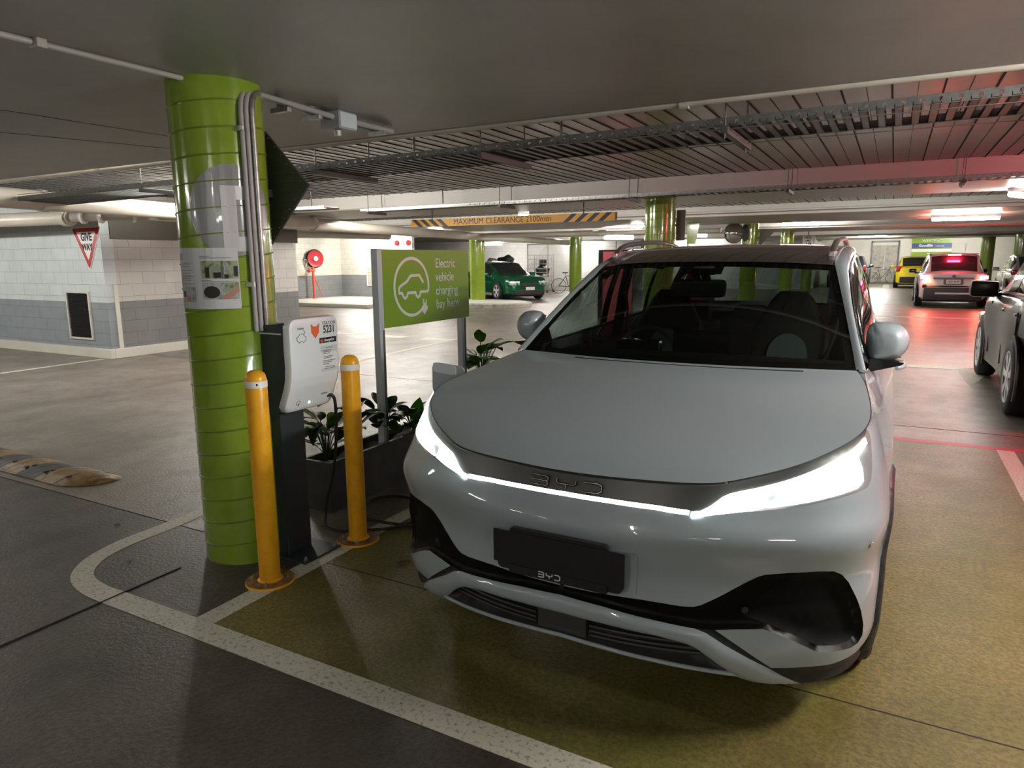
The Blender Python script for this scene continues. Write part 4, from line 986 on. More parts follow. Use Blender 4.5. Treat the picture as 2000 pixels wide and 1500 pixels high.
# speed limit sign
t = thing('speed_limit_sign', 'white speed limit 10 sign above the roof of the pale car', 'sign', (-2.735, 27.0, 2.075)); t.scale = (.82, .82, .82)
bm = new(); bx(bm, -.25, .25, 0, .02, -.42, .30, bev=.004); obj('plate', bm, 'signwhite', t)
bm = new()
for x0, x1, z0, z1 in ((-.235,-.22,-.40,.285),(.22,.235,-.40,.285),(-.235,.235,.27,.285),(-.235,.235,-.41,-.40)): bx(bm, x0, x1, -.003, 0, z0, z1)
obj('border', bm, 'black', t)
for s, z, sz, b_ in (('SPEED', .20, .13, .003), ('LIMIT', .07, .12, .002), ('10', -.12, .27, .006)):
    bm = text_bm(s, sz, lambda a, b, d, z=z: (a, -.002-d, z+b), .001, bold=b_, wx=.95); obj('lettering', bm, 'black', t)
bm = new(); bx(bm, -.02, .02, .005, .015, .30, .48); obj('bracket', bm, 'dgalv', t)
# angled boards on far columns
for x, y, w, z0, lb in ((-2.86, 10.35, .12, 1.82, 'grey rectangular board sticking out behind the second green column'),):
    t = thing('sign_board', lb, 'sign', (x, y, z0)); bm = new(); bx(bm, -.01, w, 0, .012, 0, .44, bev=.004); obj('board', bm, 'brown', t); bm = new(); bx(bm, -.1, 0, .012, .03, .2, .24); obj('bracket', bm, 'dgalv', t)
t = thing('sign_board', 'grey half-diamond board behind the mirror column', 'sign', (-3.22, 19.75, 1.85)); bm = new(); prism(bm, [(0,0),(.36,.36),(.36,.46),(0,.46)], .012, lambda a, b, d: (a, d, b)); obj('board', bm, 'brown', t); bm = new(); bx(bm, -.1, 0, .012, .03, .2, .24); obj('bracket', bm, 'dgalv', t)
t = thing('green_pennant_board', 'small green board hanging just right of the second column', 'sign', (-4.55, 17.4, 1.9)); bm = new(); prism(bm, [(0,.0),(.22,.0),(.30,.52),(0,.52)], .012, lambda a, b, d: (a, d, b)); obj('board', bm, 'colgreen', t); bm = new(); tube(bm, [(.15,.006,.5),(.15,.006,.62)], .01, 6); obj('hanger', bm, 'dgalv', t)
# wall sign
t = thing('wall_sign', 'green and blue sign board on the back wall with two company names', 'sign', (1.82, 46.78, 1.55))
bm = new(); bx(bm, -.98, .98, -.03, 0, 0, 1.05); obj('sign_panel', bm, 'signgreen', t)
bm = new(); bx(bm, -.98, .98, -.035, -.03, .48, .74); obj('blue_band', bm, 'violet', t)
bm = new(); bx(bm, -.98, .98, -.035, -.03, .25, .42); obj('pale_band', bm, 'signwhite', t)
bm = text_bm('WESTPAC', .22, lambda a, b, d: (a, -.036-d, .87+b), .002, bold=.004); obj('lettering', bm, 'signwhite', t)
bm = text_bm('Goodlife', .2, lambda a, b, d: (-.3+a, -.037-d, .61+b), .002, bold=.008); obj('lettering', bm, 'signwhite', t)
bm = text_bm('health clubs', .09, lambda a, b, d: (.4+a, -.037-d, .58+b), .002, bold=.003); obj('lettering', bm, 'signwhite', t)
# ================================================================ MAIN CAR
def nspl(x,y):
    x=np.array(x,float);y=np.array(y,float);n=len(x);h=np.diff(x)
    A=np.zeros((n,n));B=np.zeros(y.shape);A[0,0]=A[-1,-1]=1
    for i in range(1,n-1):
        A[i,i-1]=h[i-1];A[i,i]=2*(h[i-1]+h[i]);A[i,i+1]=h[i]
        B[i]=6*((y[i+1]-y[i])/h[i]-(y[i]-y[i-1])/h[i-1])
    M=np.linalg.solve(A,B)
    def f(q):
        q=np.atleast_1d(np.asarray(q,float));i=np.clip(np.searchsorted(x,q)-1,0,n-2)
        a=(x[i+1]-q);b=(q-x[i]);hh=h[i]
        if y.ndim>1:a=a[:,None];b=b[:,None];hh=hh[:,None]
        return (M[i]*a**3+M[i+1]*b**3)/(6*hh)+(y[i]/hh-M[i]*hh/6)*a+(y[i+1]/hh-M[i+1]*hh/6)*b
    return f
# station: mid(u,y), top(u,y,z)
ST=[((0,0),(0,.058,.862)),((.25,.012),(.25,.074,.866)),((.45,.06),(.45,.112,.873)),((.62,.125),(.57,.175,.892)),((.75,.188),(.70,.275,.924)),
((.84,.262),(.785,.37,.955)),((.905,.36),(.835,.455,.975)),((.948,.50),(.872,.56,.997)),((.968,.75),(.880,.80,1.024)),((.972,1.12),(.850,1.12,1.063)),
((.972,1.55),(.835,1.5,1.085)),((.972,2.4),(.838,2.4,1.10)),((.965,3.2),(.825,3.2,1.13)),((.93,3.9),(.79,3.85,1.16)),((.82,4.25),(.70,4.12,1.17)),((.5,4.40),(.42,4.26,1.17)),((0,4.43),(0,4.28,1.17))]
mid=np.array([s[0] for s in ST]);top=np.array([s[1] for s in ST])
mid=np.array([(-mid[1][0],mid[1][1])]+mid.tolist()+[(-mid[-2][0],mid[-2][1])]);
top=np.array([(-top[1][0],top[1][1],top[1][2])]+top.tolist()+[(-top[-2][0],top[-2][1],top[-2][2])])
aa=np.concatenate([[0],np.cumsum(np.hypot(*np.diff(mid,axis=0).T))]);aa-=aa[1]
AMAX=aa[-2]
fm=nspl(aa,mid);ft=nspl(aa,top)
def sm(x,a,b):
    t=np.clip((x-a)/(b-a),0,1);return t*t*(3-2*t)
def S(a,t):
    a=np.atleast_1d(np.asarray(a,float));t=np.atleast_1d(np.asarray(t,float))
    sg=np.sign(a)+(a==0);q=abs(a)
    m=fm(q);T=ft(q)
    d=(fm(q+1e-3)-fm(q-1e-3));d/=np.linalg.norm(d,axis=1)[:,None];n=np.stack([d[:,1],-d[:,0]],1) # outward
    z0=.205;z=z0+(T[:,2]-z0)*t
    gg=np.clip((t-.5)/.5,0,1)**2.3
    front=1-sm(q,.9,1.5)
    off=-.035*(np.clip(1-t/.18,0,1))**1.5*np.where(q<1.2,1,.6)
    # concave plate area & bulge below the light bar
    off+=front*(.022*np.exp(-((z-.70)/.06)**2)-.012*np.exp(-((z-.56)/.06)**2))
    side=sm(q,1.3,1.8)
    off+=side*(-.03*np.exp(-((z-.45)/.13)**2)+.008*np.exp(-((z-.80)/.06)**2))
    xy=m+(T[:,:2]-m)*gg[:,None]+n*off[:,None]
    return np.stack([xy[:,0]*sg,xy[:,1],z],1)
XC, YF = -.91, 2.0
car = thing('electric_suv', 'pale blue-grey electric SUV with headlights on, parked in the green charging bay', 'car', (XC, YF, 0))
def Sn(a, t, off=0.):
    a = np.atleast_1d(np.asarray(a, float)); t = np.atleast_1d(np.asarray(t, float)); e = 1e-3
    p = S(a, t); du = S(a+e, t)-S(a-e, t); dv = S(a, t+e)-S(a, t-e)
    n = np.cross(du, dv); n /= np.linalg.norm(n, axis=1)[:, None]
    return p+n*(np.atleast_1d(off)[:, None] if np.ndim(off) else off), n
def sfr(a0, t0, off=.004, sc=.66):
    def f(x, y, d):
        p, n = Sn(a0+x, t0+y/sc, off+d); return tuple(p[0])
    return f
def sub_surf(pts, sf_, h, step=.03):
    bm = new(); bm.faces.new([bm.verts.new((x, y, 0)) for x, y in pts])
    for ax in (0, 1):
        v0, v1 = min(p[ax] for p in pts), max(p[ax] for p in pts); x = v0+step
        while x < v1-1e-4:
            no = (1,0,0) if ax == 0 else (0,1,0)
            bmesh.ops.bisect_plane(bm, geom=bm.verts[:]+bm.edges[:]+bm.faces[:], plane_co=(x,0,0) if ax == 0 else (0,x,0), plane_no=no); x += step
    r = bmesh.ops.extrude_face_region(bm, geom=bm.faces[:])
    for v in r['geom']:
        if isinstance(v, bmesh.types.BMVert): v.co.z = h
    for v in bm.verts: v.co = Vector(sf_(v.co.x, v.co.y, v.co.z))
    bmesh.ops.recalc_face_normals(bm, faces=bm.faces[:])
    return bm
# --- feature outlines on the body surface, (a, t), right half; mirrored below
bar_top = [(0,.902),(.15,.899),(.303,.891),(.36,.884),(.408,.878)]
bar_bot = [(0,.882),(.15,.879),(.303,.871),(.36,.862),(.408,.857)]
head_top = [(.418,.872),(.443,.878),(.479,.902),(.519,.936),(.552,.949),(.597,.953),(.672,.955),(.731,.958),(.792,.962),(.889,.967),(1.01,.974),(1.12,.984),(1.165,.992)]
head_bot = [(.418,.848),(.463,.847),(.5,.856),(.519,.862),(.636,.859),(.717,.851),(.798,.841),(.892,.828),(.989,.818),(1.05,.814),(1.085,.83),(1.12,.875),(1.153,.925),(1.180,.965),(1.180,.988)]
gr_top = [(0,.409),(.275,.417),(.34,.413),(.404,.406),(.442,.407),(.463,.416),(.496,.441),(.546,.481),(.595,.523),(.635,.556),(.659,.566),(.733,.567),(.82,.552),(.88,.531),(.918,.5),(.954,.451),(.985,.381),(1.02,.299),(1.045,.222),(1.045,.175),(1.025,.150),(.985,.145)]
gr_bot = [(.918,.158),(.852,.174),(.828,.183),(.799,.208),(.745,.251),(.701,.283),(.659,.306),(.575,.303),(.512,.296)]
tri_low = [(.512,.296),(.604,.2),(.695,.103),(.801,.104),(.906,.092),(1.03,.095),(1.12,.115),(1.22,.135)]
blade_top = [(0,.357),(.157,.346),(.326,.319),(.364,.312),(.449,.297),(.484,.279),(.544,.221),(.623,.154),(.691,.097),(.74,.05),(.808,.004)]
blade_bot = [(0,.256),(.158,.253),(.328,.239),(.388,.225),(.426,.213),(.461,.190),(.496,.151),(.533,.105),(.57,.065),(.617,.022),(.68,.002)]
lip_top = [(0,.132),(.158,.123),(.33,.103),(.425,.087),(.565,.063)]
lip_bot = [(0,.112),(.158,.104),(.33,.086),(.425,.072),(.573,.050)]
mesh_in = [(.60,.36),(.65,.45),(.70,.500),(.78,.515),(.86,.500),(.925,.445),(.965,.365),(.995,.285),(1.028,.215),(1.025,.178),(.985,.160),(.92,.170),(.855,.188),(.808,.222),(.752,.265),(.703,.300),(.66,.325)]
mir = lambda P: [(-x, y) for x, y in P]
def sym(top_, bot_):        # closed outline crossing the centre line
    return mir(top_)[::-1][:-1]+top_+bot_[::-1][:-1]+mir(bot_)
def side(P): return [P, mir(P)]
Z0 = .205
def a_of_y(y):
    q = np.linspace(.6, 5.0, 3000); m = fm(q); return float(q[np.argmin(abs(m[:, 1]-y)+10*(m[:, 0] < .5))])
def arch(yc, zc, r, a0=-28, a1=208, n=26):
    P = []
    for k in range(n):
        g = R(a0+(a1-a0)*k/(n-1)); y = yc+r*math.cos(g); z = max(zc+r*math.sin(g), Z0-.02)
        a = a_of_y(y); P.append((a, (z-Z0)/(float(ft(a)[0, 2])-Z0)))
    return P
AW = [(.925, .345), (3.645, .345)]
polys = {}   # name -> list of polygons, in priority order
polys['void'] = [arch(y, z, .385) for y, z in AW]
polys['void'] += [mir(p) for p in polys['void']]
polys['void'] += [mir([(.573,.050),(.617,.022),(.68,.002),(.68,-.06)])[::-1]+mir(lip_top)[::-1][1:]+lip_top[1:-1]+[(.573,.050),(.617,.022),(.68,.002),(.68,-.06)]]
arch_tr = [arch(y, z, .43) for y, z in AW]; polys['arch_trim'] = arch_tr+[mir(p) for p in arch_tr]
polys['light_bar'] = [sym(bar_top, bar_bot)]
polys['headlight'] = side(head_top+head_bot[::-1])
polys['front_panel'] = [sym(bar_top[:-1]+[(.408,.878),(.418,.876)]+head_top[1:]+[(1.172,1.0)], [(0,1.0),(1.172,1.0)])]
polys['brake_duct'] = side(mesh_in)
polys['lower_grille'] = [sym(gr_top+gr_bot, blade_top[:5])]
polys['lower_trim'] = side([(.449,.297),(.512,.296)]+tri_low[1:]+[(1.22,0),(.808,0)]+blade_top[4:-1][::-1][:-1])
polys['bumper_blade'] = [sym(blade_top+[(.808,.0)], blade_bot)]
polys['lower_intake'] = [sym(blade_bot[:9], lip_top)]
sill = [(2.03,0),(4.0,0),(4.0,.11),(2.03,.11)]; polys['side_sill'] = side(sill)
def vgap(y, t0, t1, w=.006):
    a = a_of_y(y); return [(a-w/2,t0),(a+w/2,t0),(a+w/2,t1),(a-w/2,t1)]
polys['panel_gap'] = sum([side(vgap(1.42,.12,1.0)), side(vgap(2.50,.12,1.0)), side(vgap(3.22,.5,1.0)), side([(1.178,.988),(1.186,.988),(1.30,.93),(1.294,.925)]) if False else []], [])
af = a_of_y(1.42); am = a_of_y(2.50); ar = a_of_y(3.22)
polys['front_door'] = side([(af+.003,.112),(am-.003,.112),(am-.003,1.0),(af+.003,1.0)])
polys['rear_door'] = side([(am+.003,.112),(a_of_y(3.1),.112),(ar-.003,.5),(ar-.003,1.0),(am+.003,1.0)])
polys['front_bumper'] = [sym([(0,1.02),(1.2,1.02),(1.215,.95),(1.22,.62),(1.26,.50),(1.28,-.02)], [(0,-.02),(1.28,-.02)])]
polys['body_shell'] = [[(-6.5,-.1),(6.5,-.1),(6.5,1.1),(-6.5,1.1)]]
order = list(polys)
def dens(P, d=.02):
    Q = []
    for i in range(len(P)):
        p, q = P[i], P[(i+1) % len(P)]; L_ = math.hypot(q[0]-p[0], (q[1]-p[1])*.8); n = max(1, int(L_/d))
        for k in range(n): Q.append((p[0]+(q[0]-p[0])*k/n, p[1]+(q[1]-p[1])*k/n))
    return Q
V2 = []; E2 = []
AR = list(np.arange(0, 1.3, .022))+list(np.arange(1.3, 2.2, .035))+list(np.arange(2.2, AMAX, .06))+[AMAX]
AR = sorted(set([-a for a in AR]+AR))
TR = list(np.linspace(0, 1, 41))
for i, a in enumerate(AR):
    for j, t_ in enumerate(TR):
        if abs(a) > 2.2 and j % 2: continue
        jt = 0 if j in (0, 40) or i in (0, len(AR)-1) else (.006 if i % 2 else -.006)*.5
        V2.append((a, t_+jt))
DP = {}
for k, L_ in polys.items():
    if k == 'body_shell': continue
    DP[k] = []
    for P in L_:
        D = dens([(x, min(1., max(0., y))) if not (k in ('front_bumper',)) else (x, min(1, max(0, y))) for x, y in P])
        # drop repeated points
        D = [p for i, p in enumerate(D) if math.hypot(p[0]-D[i-1][0], p[1]-D[i-1][1]) > 1e-4]
        b = len(V2); V2 += D; n = len(D); E2 += [(b+i, b+(i+1) % n) for i in range(n)]; DP[k].append(np.array(D))
DP['body_shell'] = [np.array(polys['body_shell'][0])]
vo, eo, fo, *_ = geometry.delaunay_2d_cdt([Vector(p) for p in V2], E2, [], 0, 1e-5)
VO = np.array([(v.x, v.y) for v in vo]); FO = np.array([list(f) for f in fo if len(f) == 3])
CE = VO[FO].mean(axis=1)
def inpoly(P, Q):
    x, y = Q[:, 0], Q[:, 1]; c = np.zeros(len(Q), bool); n = len(P); j = n-1
    for i in range(n):
        xi, yi = P[i]; xj, yj = P[j]
        with np.errstate(divide='ignore', invalid='ignore'):
            c ^= ((yi > y) != (yj > y)) & (x < (xj-xi)*(y-yi)/(yj-yi+1e-15)+xi)
        j = i
    return c
owner = np.full(len(FO), -1)
for k, nm in enumerate(order):
    for P in DP[nm]:
        m_ = inpoly(P, CE) & (owner < 0); owner[m_] = k
def pdist(P, Q):
    A = P; B = np.roll(P, -1, axis=0); d = np.full(len(Q), 9.)
    for a, b in zip(A, B):
        ab = (b-a)*[1, .75]; ap = (Q-a)*[1, .75]; h = np.clip((ap@ab)/max(1e-12, ab@ab), 0, 1); d = np.minimum(d, np.linalg.norm(ap-h[:, None]*ab, axis=1))
    return d
PM = dict(arch_trim='trimblk', light_bar='ledbar', headlight='lampwhite', front_panel='strip', brake_duct='mesh', lower_grille='grilleblk', lower_trim='trimblk', bumper_blade='paint', bumper_lip='paint', lower_intake='trimblk', side_sill='trimblk', panel_gap='black', front_door='paint', rear_door='paint', front_bumper='paint', body_shell='paint')
def shell_part(nm, sel, name, parent):
    F_ = FO[sel]; ids, inv_ = np.unique(F_, return_inverse=True); F_ = inv_.reshape(-1, 3); Q = VO[ids]
    off = np.zeros(len(Q))
    dist = lambda: np.min([pdist(P, Q) for P in DP[nm]], axis=0)
    if nm == 'lower_grille': off = -.018*np.clip(dist()/.010, 0, 1)
    if nm == 'brake_duct': off = -.028-.03*np.clip(dist()/.05, 0, 1)
    if nm == 'lower_intake': off = -.05*np.clip(dist()/.015, 0, 1)
    if nm == 'bumper_blade': off = .013*np.clip(dist()/.012, 0, 1)
    if nm == 'bumper_lip': off = .010*np.clip(dist()/.004, 0, 1)
    if nm == 'lower_trim': off = -.014*np.clip(dist()/.012, 0, 1)
    if nm == 'arch_trim': off = .012*np.clip(dist()/.01, 0, 1)
    if nm == 'side_sill': off = .012*np.clip(dist()/.015, 0, 1)
    if nm == 'headlight': off = -.006*np.clip(dist()/.02, 0, 1)
    if nm == 'light_bar': off = .004*np.clip(dist()/.006, 0, 1)
    if nm == 'front_panel': off = -.004*np.clip(dist()/.01, 0, 1)
    if nm == 'panel_gap': off[:] = -.004
    if nm == 'brake_duct':  # keep the rim of the duct joined to the recessed grille
        dg = np.min([pdist(P, Q) for P in DP['lower_grille']], axis=0); off = -.018*np.clip(dg/.010, 0, 1)-.016*np.clip(dist()/.02, 0, 1)
        off -= .006*(np.sin(Q[:, 1]*190) > 0)*np.clip(dist()/.04, 0, 1)
    P3, N3 = Sn(Q[:, 0], Q[:, 1], off)
    me = bpy.data.meshes.new(name)
    me.from_pydata([tuple(p) for p in P3], [], [tuple(int(i) for i in f) for f in F_])
    # consistent outward winding
    me.materials.append(M[PM[nm]])
    bm = bmesh.new(); bm.from_mesh(me); bm.normal_update()
    flip = [f for f in bm.faces if f.normal.dot(Vector(N3[f.verts[0].index])) < 0]
    if flip: bmesh.ops.reverse_faces(bm, faces=flip)
    bm.to_mesh(me); bm.free()
    for p in me.polygons: p.use_smooth = True
    if nm in ('front_bumper', 'body_shell', 'front_door', 'rear_door', 'front_panel', 'headlight'):
        me.normals_split_custom_set_from_vertices([tuple(n) for n in N3])
    o = bpy.data.objects.new(name, me); COL.objects.link(o); o.parent = parent; return o
parts = {}
for k, nm in enumerate(order):
    if nm == 'void': continue
    sel = owner == k
    if nm == 'arch_trim':
        for s in (-1, 1):
            for lo, hi in ((0, 3), (3, 9)): shell_part(nm, sel & (np.sign(CE[:, 0]) == s) & (abs(CE[:, 0]) >= lo) & (abs(CE[:, 0]) < hi), nm, car)
    elif nm in ('headlight', 'lower_trim', 'brake_duct', 'front_door', 'rear_door', 'side_sill'):
        for s in (-1, 1):
            sl = sel & (np.sign(CE[:, 0]) == s)
            if sl.any(): parts[nm, s] = shell_part(nm, sl, nm, car)
    else:
        parts[nm] = shell_part(nm, sel, nm, car)
# --- headlight interiors: running-light blade, lenses
for s in (-1, 1):
    h = parts['headlight', s]
    drl = [(x, y-.004) for x, y in head_top[:-1]]+[(x, y-.026) for x, y in head_top[:-1][::-1]]
    drl = [(x*s, y) for x, y in drl]
    obj('running_light', sub_surf(drl if s > 0 else drl[::-1], sfr(0, 0, .0, 1.), .003, .04), 'led', h, smooth=True)
    for P in ([(.44,.852),(.50,.861),(.62,.866),(.66,.868),(.655,.925),(.56,.925),(.50,.90)], [(.675,.866),(.72,.862),(.80,.852),(.90,.840),(.99,.834),(1.03,.845),(1.04,.89),(1.03,.935),(.92,.945),(.80,.940),(.72,.935),(.70,.925),(.73,.90)]):
        P = [(x*s, y) for x, y in P]
        obj('lamp_reflector', sub_surf(P if s > 0 else P[::-1], sfr(0, 0, -.003, 1.), .003, .04), 'led', h, smooth=True)
# --- lower intake slats and centre block
for s in (-1, 1):
    for t_ in (.150, .180, .208):
        bm = new(); pts = []
        a0, a1 = (.10, .50 if t_ < .17 else (.46 if t_ < .2 else .40))
        for a in lin(a0, a1, 12):
            p, n = Sn(a*s, t_+.02*(.3-a)*.3, -.018); pts.append(tuple(p[0]))
        tube(bm, pts, .006, 6); obj('intake_slat', bm, 'trimblk', parts['lower_intake'])
obj('sensor_block', sub_surf([(-.09,.135),(.09,.135),(.09,.25),(-.09,.25)], sfr(0, 0, -.03, 1.), .022, .03), 'strip', parts['lower_intake'])
bm = new(); q_ = [(a, t_) for a, t_ in mir(lip_top)[::-1][:-1]+lip_top]; pp_ = []
aa_ = np.array([p[0] for p in q_]); tt_ = np.array([p[1] for p in q_])
for a in np.linspace(-.60, .60, 61): pp_.append(tuple(Sn(a, float(np.interp(a, aa_, tt_))-.006, .0)[0][0]))
tube(bm, pp_, .0075, 8); obj('bumper_lip', bm, 'paint', car, smooth='all')
# --- emblem letters pressed in the front panel
Bs = [[(-.5,.5),(.30,.5),(.42,.4),(.42,.12),(.30,0),(-.5,0)], [(.30,0),(.42,-.12),(.42,-.4),(.30,-.5),(-.5,-.5)]]
Ys = [[(-.5,.5),(-.5,.12),(-.38,0),(.38,0),(.5,.12),(.5,.5)], [(0,0),(0,-.5)]]
Ds = [[(-.5,.5),(.2,.5),(.42,.3),(.42,-.3),(.2,-.5),(-.5,-.5)]]
def emblem(fr, w, h, pitch, sw, dep, m, parent):
    for k, G in enumerate((Bs, Ys, Ds)):
        bm = new()
        for P in G: ribbon(bm, [((k-1)*pitch+x*w, y*h) for x, y in P], sw, dep, fr)
        obj('emblem_letter', bm, m, parent)
emblem(sfr(0, .937, .0005, .66), .070, .030, .098, .0062, .004, 'blackgloss', parts['front_panel'])
emblem(sfr(0, .937, .003, .66), .070, .030, .098, .0022, .003, 'rail', parts['front_panel'])
# --- number plate: raised body panel, black holder, blank black plate
def rpoly(w, h, r): return rr_pts(w, h, r, 4)
pp = [(x, .545+y/.66) for x, y in rpoly(.525, .155, .012)]
obj('plate_recess_panel', sub_surf(pp, sfr(0, 0, -.004, 1.), .012, .05), 'paint', parts['front_bumper'], smooth=True)
bm = new(); prism(bm, [(x, y) for x, y in rpoly(.355, .165, .012)], .016, lambda a, b, d: (a, -.020-d, .582+b)); prism(bm, rpoly(.46, .135, .02), .012, lambda a, b, d: (a, -.018-d, .574+b)); ph = obj('plate_holder', bm, 'trimblk', car)
bm = new(); prism(bm, rpoly(.478, .118, .004), .004, lambda a, b, d: (a, -.037-d, .592+b)); obj('number_plate', bm, 'black', ph)
bm = new(); prism(bm, rpoly(.36, .03, .004), .016, lambda a, b, d: (a, -.022-d, .515+b)); obj('holder_lower_bar', bm, 'trimblk', ph)
emblem(lambda a, b, d: (a-.025, -.0385-d, .518+b), .022, .018, .030, .0034, .0012, 'signwhite', ph)
bm = new(); lathe(bm, [(.010, -.008), (.010, -.016), (0, -.018)], 14, (.01, -.004, .478), 'y'); obj('parking_sensor', bm, 'blackgloss', car)
for s in (-1, 1):
    for a, t_ in ((.60, .40), (1.02, .60)):
        p, n = Sn(a*s, t_, .0015); bm = new(); q = Vector((0,0,1)).rotation_difference(Vector(n[0])).to_matrix(); lathe(bm, [(.011,0),(.010,.0015),(0,.002)], 14, tuple(p[0]), 'z', q)
        obj('parking_sensor', bm, 'paint' if t_ > .5 else 'trimblk', car)
# --- bonnet
ac = .548; aw = a_of_y(1.28)
cz = nspl([.058, .16, .30, .5, .8, 1.12], [.864, .915, .952, .992, 1.047, 1.093])
def hood_pt(s, v):
    a = ac+(aw-ac)*v
    E_ = S(a, 1.0)[0]; E_ = np.array([E_[0]-.003, E_[1], E_[2]])
    if v > .82:
        w = (v-.82)/.18; w = w*w*(3-2*w); tgt = np.array([.806, 1.283, 1.086]); E_ = E_*(1-w)+tgt*w
    yc = .058+(1.125-.058)*v
    c = np.array([0, yc, float(cz(yc)[0])]); q = abs(s)
    y = c[1]+(E_[1]-c[1])*q**2.1; z = c[2]+(E_[2]-c[2])*(.55*q**2.2+.45*q**7); x = E_[0]*q
    if v < .25:
        F_ = S(ac*q, 1.0)[0]; w = (1-v/.25)**2
        F0 = np.array([S(ac, 1.)[0][0]*q, .058+(S(ac,1.)[0][1]-.058)*q**2.1, .864+(S(ac,1.)[0][2]-.864)*(.55*q**2.2+.45*q**7)])
        d = F_-F0; x += d[0]*w; y += d[1]*w; z += d[2]*w
    return (x*(1 if s >= 0 else -1), y, z)
bm = new(); grid_bm(bm, hood_pt, lin(-1, 1, 61), [v**1.2 for v in lin(0, 1, 41)])
hd = obj('bonnet', bm, 'paint', car, smooth='all')
# rounded bonnet edge dropping into the shut line
bm = new()
for s in (-1, 1):
    pts = [hood_pt(s, v**1.2) for v in lin(0, 1, 41)]
    tube(bm, [(p[0], p[1]+.001, p[2]-.0035) for p in pts], .0042, 6)
pts = [hood_pt(s, 0) for s in lin(-1, 1, 61)]; tube(bm, [(p[0], p[1]-.001, p[2]-.004) for p in pts], .0045, 6)
obj('shut_line', bm, 'black', car, smooth='all')
# cowl closing strip between bonnet, pillar and wing
bm = new()
for s in (-1, 1):
    A = [S(a, 1.)[0] for a in np.linspace(a_of_y(1.05), a_of_y(1.55), 10)]
    B = [hood_pt(1, v) for v in np.linspace(.80, 1, 10)]
    VA = [bm.verts.new((p[0]*s, p[1], p[2])) for p in A]; VB = [bm.verts.new((p[0]*s, p[1]+ .0, p[2]-.006)) for p in B]
    for i in range(9): bm.faces.new((VA[i], VA[i+1], VB[i+1], VB[i]))
bmesh.ops.recalc_face_normals(bm, faces=bm.faces[:]); obj('wing_top', bm, 'paint', car, smooth='all')
# --- windscreen, pillars, roof
def ws(u, v):
    b = np.array([.804*u, 1.125+.158*abs(u)**2.2, 1.090-.004*u*u]); T_ = np.array([.641*u, 1.93+.097*abs(u)**2.2, 1.548-.024*u*u])
    p = b+(T_-b)*v; k = .026*math.sin(PI*min(1, max(0, v)))*(1-.35*u*u); return (p[0], p[1]-k*.5, p[2]+k*.86)
bm = new(); grid_bm(bm, ws, lin(-1, 1, 33), lin(-.05, 1, 20)); obj('windscreen', bm, 'glass', car, smooth='all')
bm = new()
wo = lambda u, v: tuple(np.array(ws(u, v))+np.array([0, .003, -.004]))
for us, vs in ((lin(-1, 1, 33), lin(-.05, .055, 3)), (lin(-1, 1, 33), lin(.94, 1, 3)), (lin(-1, -.955, 3), lin(.055, .94, 16)), (lin(.955, 1, 3), lin(.055, .94, 16)), (lin(-.16, .16, 7), lin(.84, .94, 4))): grid_bm(bm, wo, us, vs)
obj('windscreen_border', bm, 'black', car, smooth='all')
bm = new()
p0 = [ws(-.55+.1*k, -.01) for k in range(14)]; tube(bm, [(p[0], p[1]-.03, p[2]+.0) for p in p0], .006, 5)
obj('wiper', bm, 'trimblk', car)
YS = [1.30,1.5,1.7,1.9,2.03,2.2,2.4,2.7,3.0,3.3,3.6,3.9,4.05]
ROu = nspl(YS, [.842,.792,.752,.722,.706,.700,.696,.694,.692,.686,.672,.650,.635]); ROz = nspl(YS, [1.085,1.215,1.335,1.440,1.500,1.545,1.575,1.598,1.600,1.588,1.56,1.505,1.46])
RIu = nspl(YS, [.806,.756,.712,.668,.641,.632,.628,.626,.624,.618,.606,.588,.575]); RIz = nspl(YS, [1.092,1.225,1.352,1.470,1.527,1.575,1.608,1.632,1.634,1.620,1.588,1.528,1.480])
def RI(y):
    if y < 2.03:
        v = (y-1.283)/(2.027-1.283); p = ws(1, max(0, v)); return np.array([p[0], p[1], p[2]+.002])
    return np.array([float(RIu(y)[0]), y, float(RIz(y)[0])])
def RO(y): return np.array([float(ROu(y)[0]), y, float(ROz(y)[0])])
YR = sorted(set(list(lin(1.285, 4.05, 44))+[2.027]))
for s in (-1, 1):
    bm = new()
    def F(y, w, s=s):
        a, b = RI(y), RO(y); p = a+(b-a)*w; k = .016*math.sin(PI*w); return ((p[0]+k*.7)*s, p[1]-(.010*math.sin(PI*w) if y < 2.1 else 0), p[2]+k*.7)
    grid_bm(bm, F, YR, lin(0, 1, 9)); obj('roof_pillar', bm, 'paint', car, smooth='all')
def roofz(y):
    return float(nspl([1.93, 2.1, 2.4, 2.7, 3.2, 3.7, 4.02], [1.548, 1.588, 1.632, 1.650, 1.645, 1.603, 1.535])(y)[0])
bm = new()
def RF(u, v):
    yc = 1.93+(4.02-1.93)*v; ye = 2.027+(4.05-2.027)*v; e = RI(ye); q = abs(u); y = yc+(ye-yc)*q**2.2
    return (e[0]*u, y, roofz(yc)+(e[2]-roofz(yc))*q**2.4)
grid_bm(bm, RF, lin(-1, 1, 33), lin(0, 1, 28)); obj('roof', bm, 'roofg', car, smooth='all')
bm = new(); grid_bm(bm, lambda u, v: (RF(u, v)[0]*.97, RF(u, v)[1], RF(u, v)[2]-.035), lin(-1, 1, 17), lin(0.02, .97, 14)); obj('headlining', bm, 'interior', car, smooth='all')
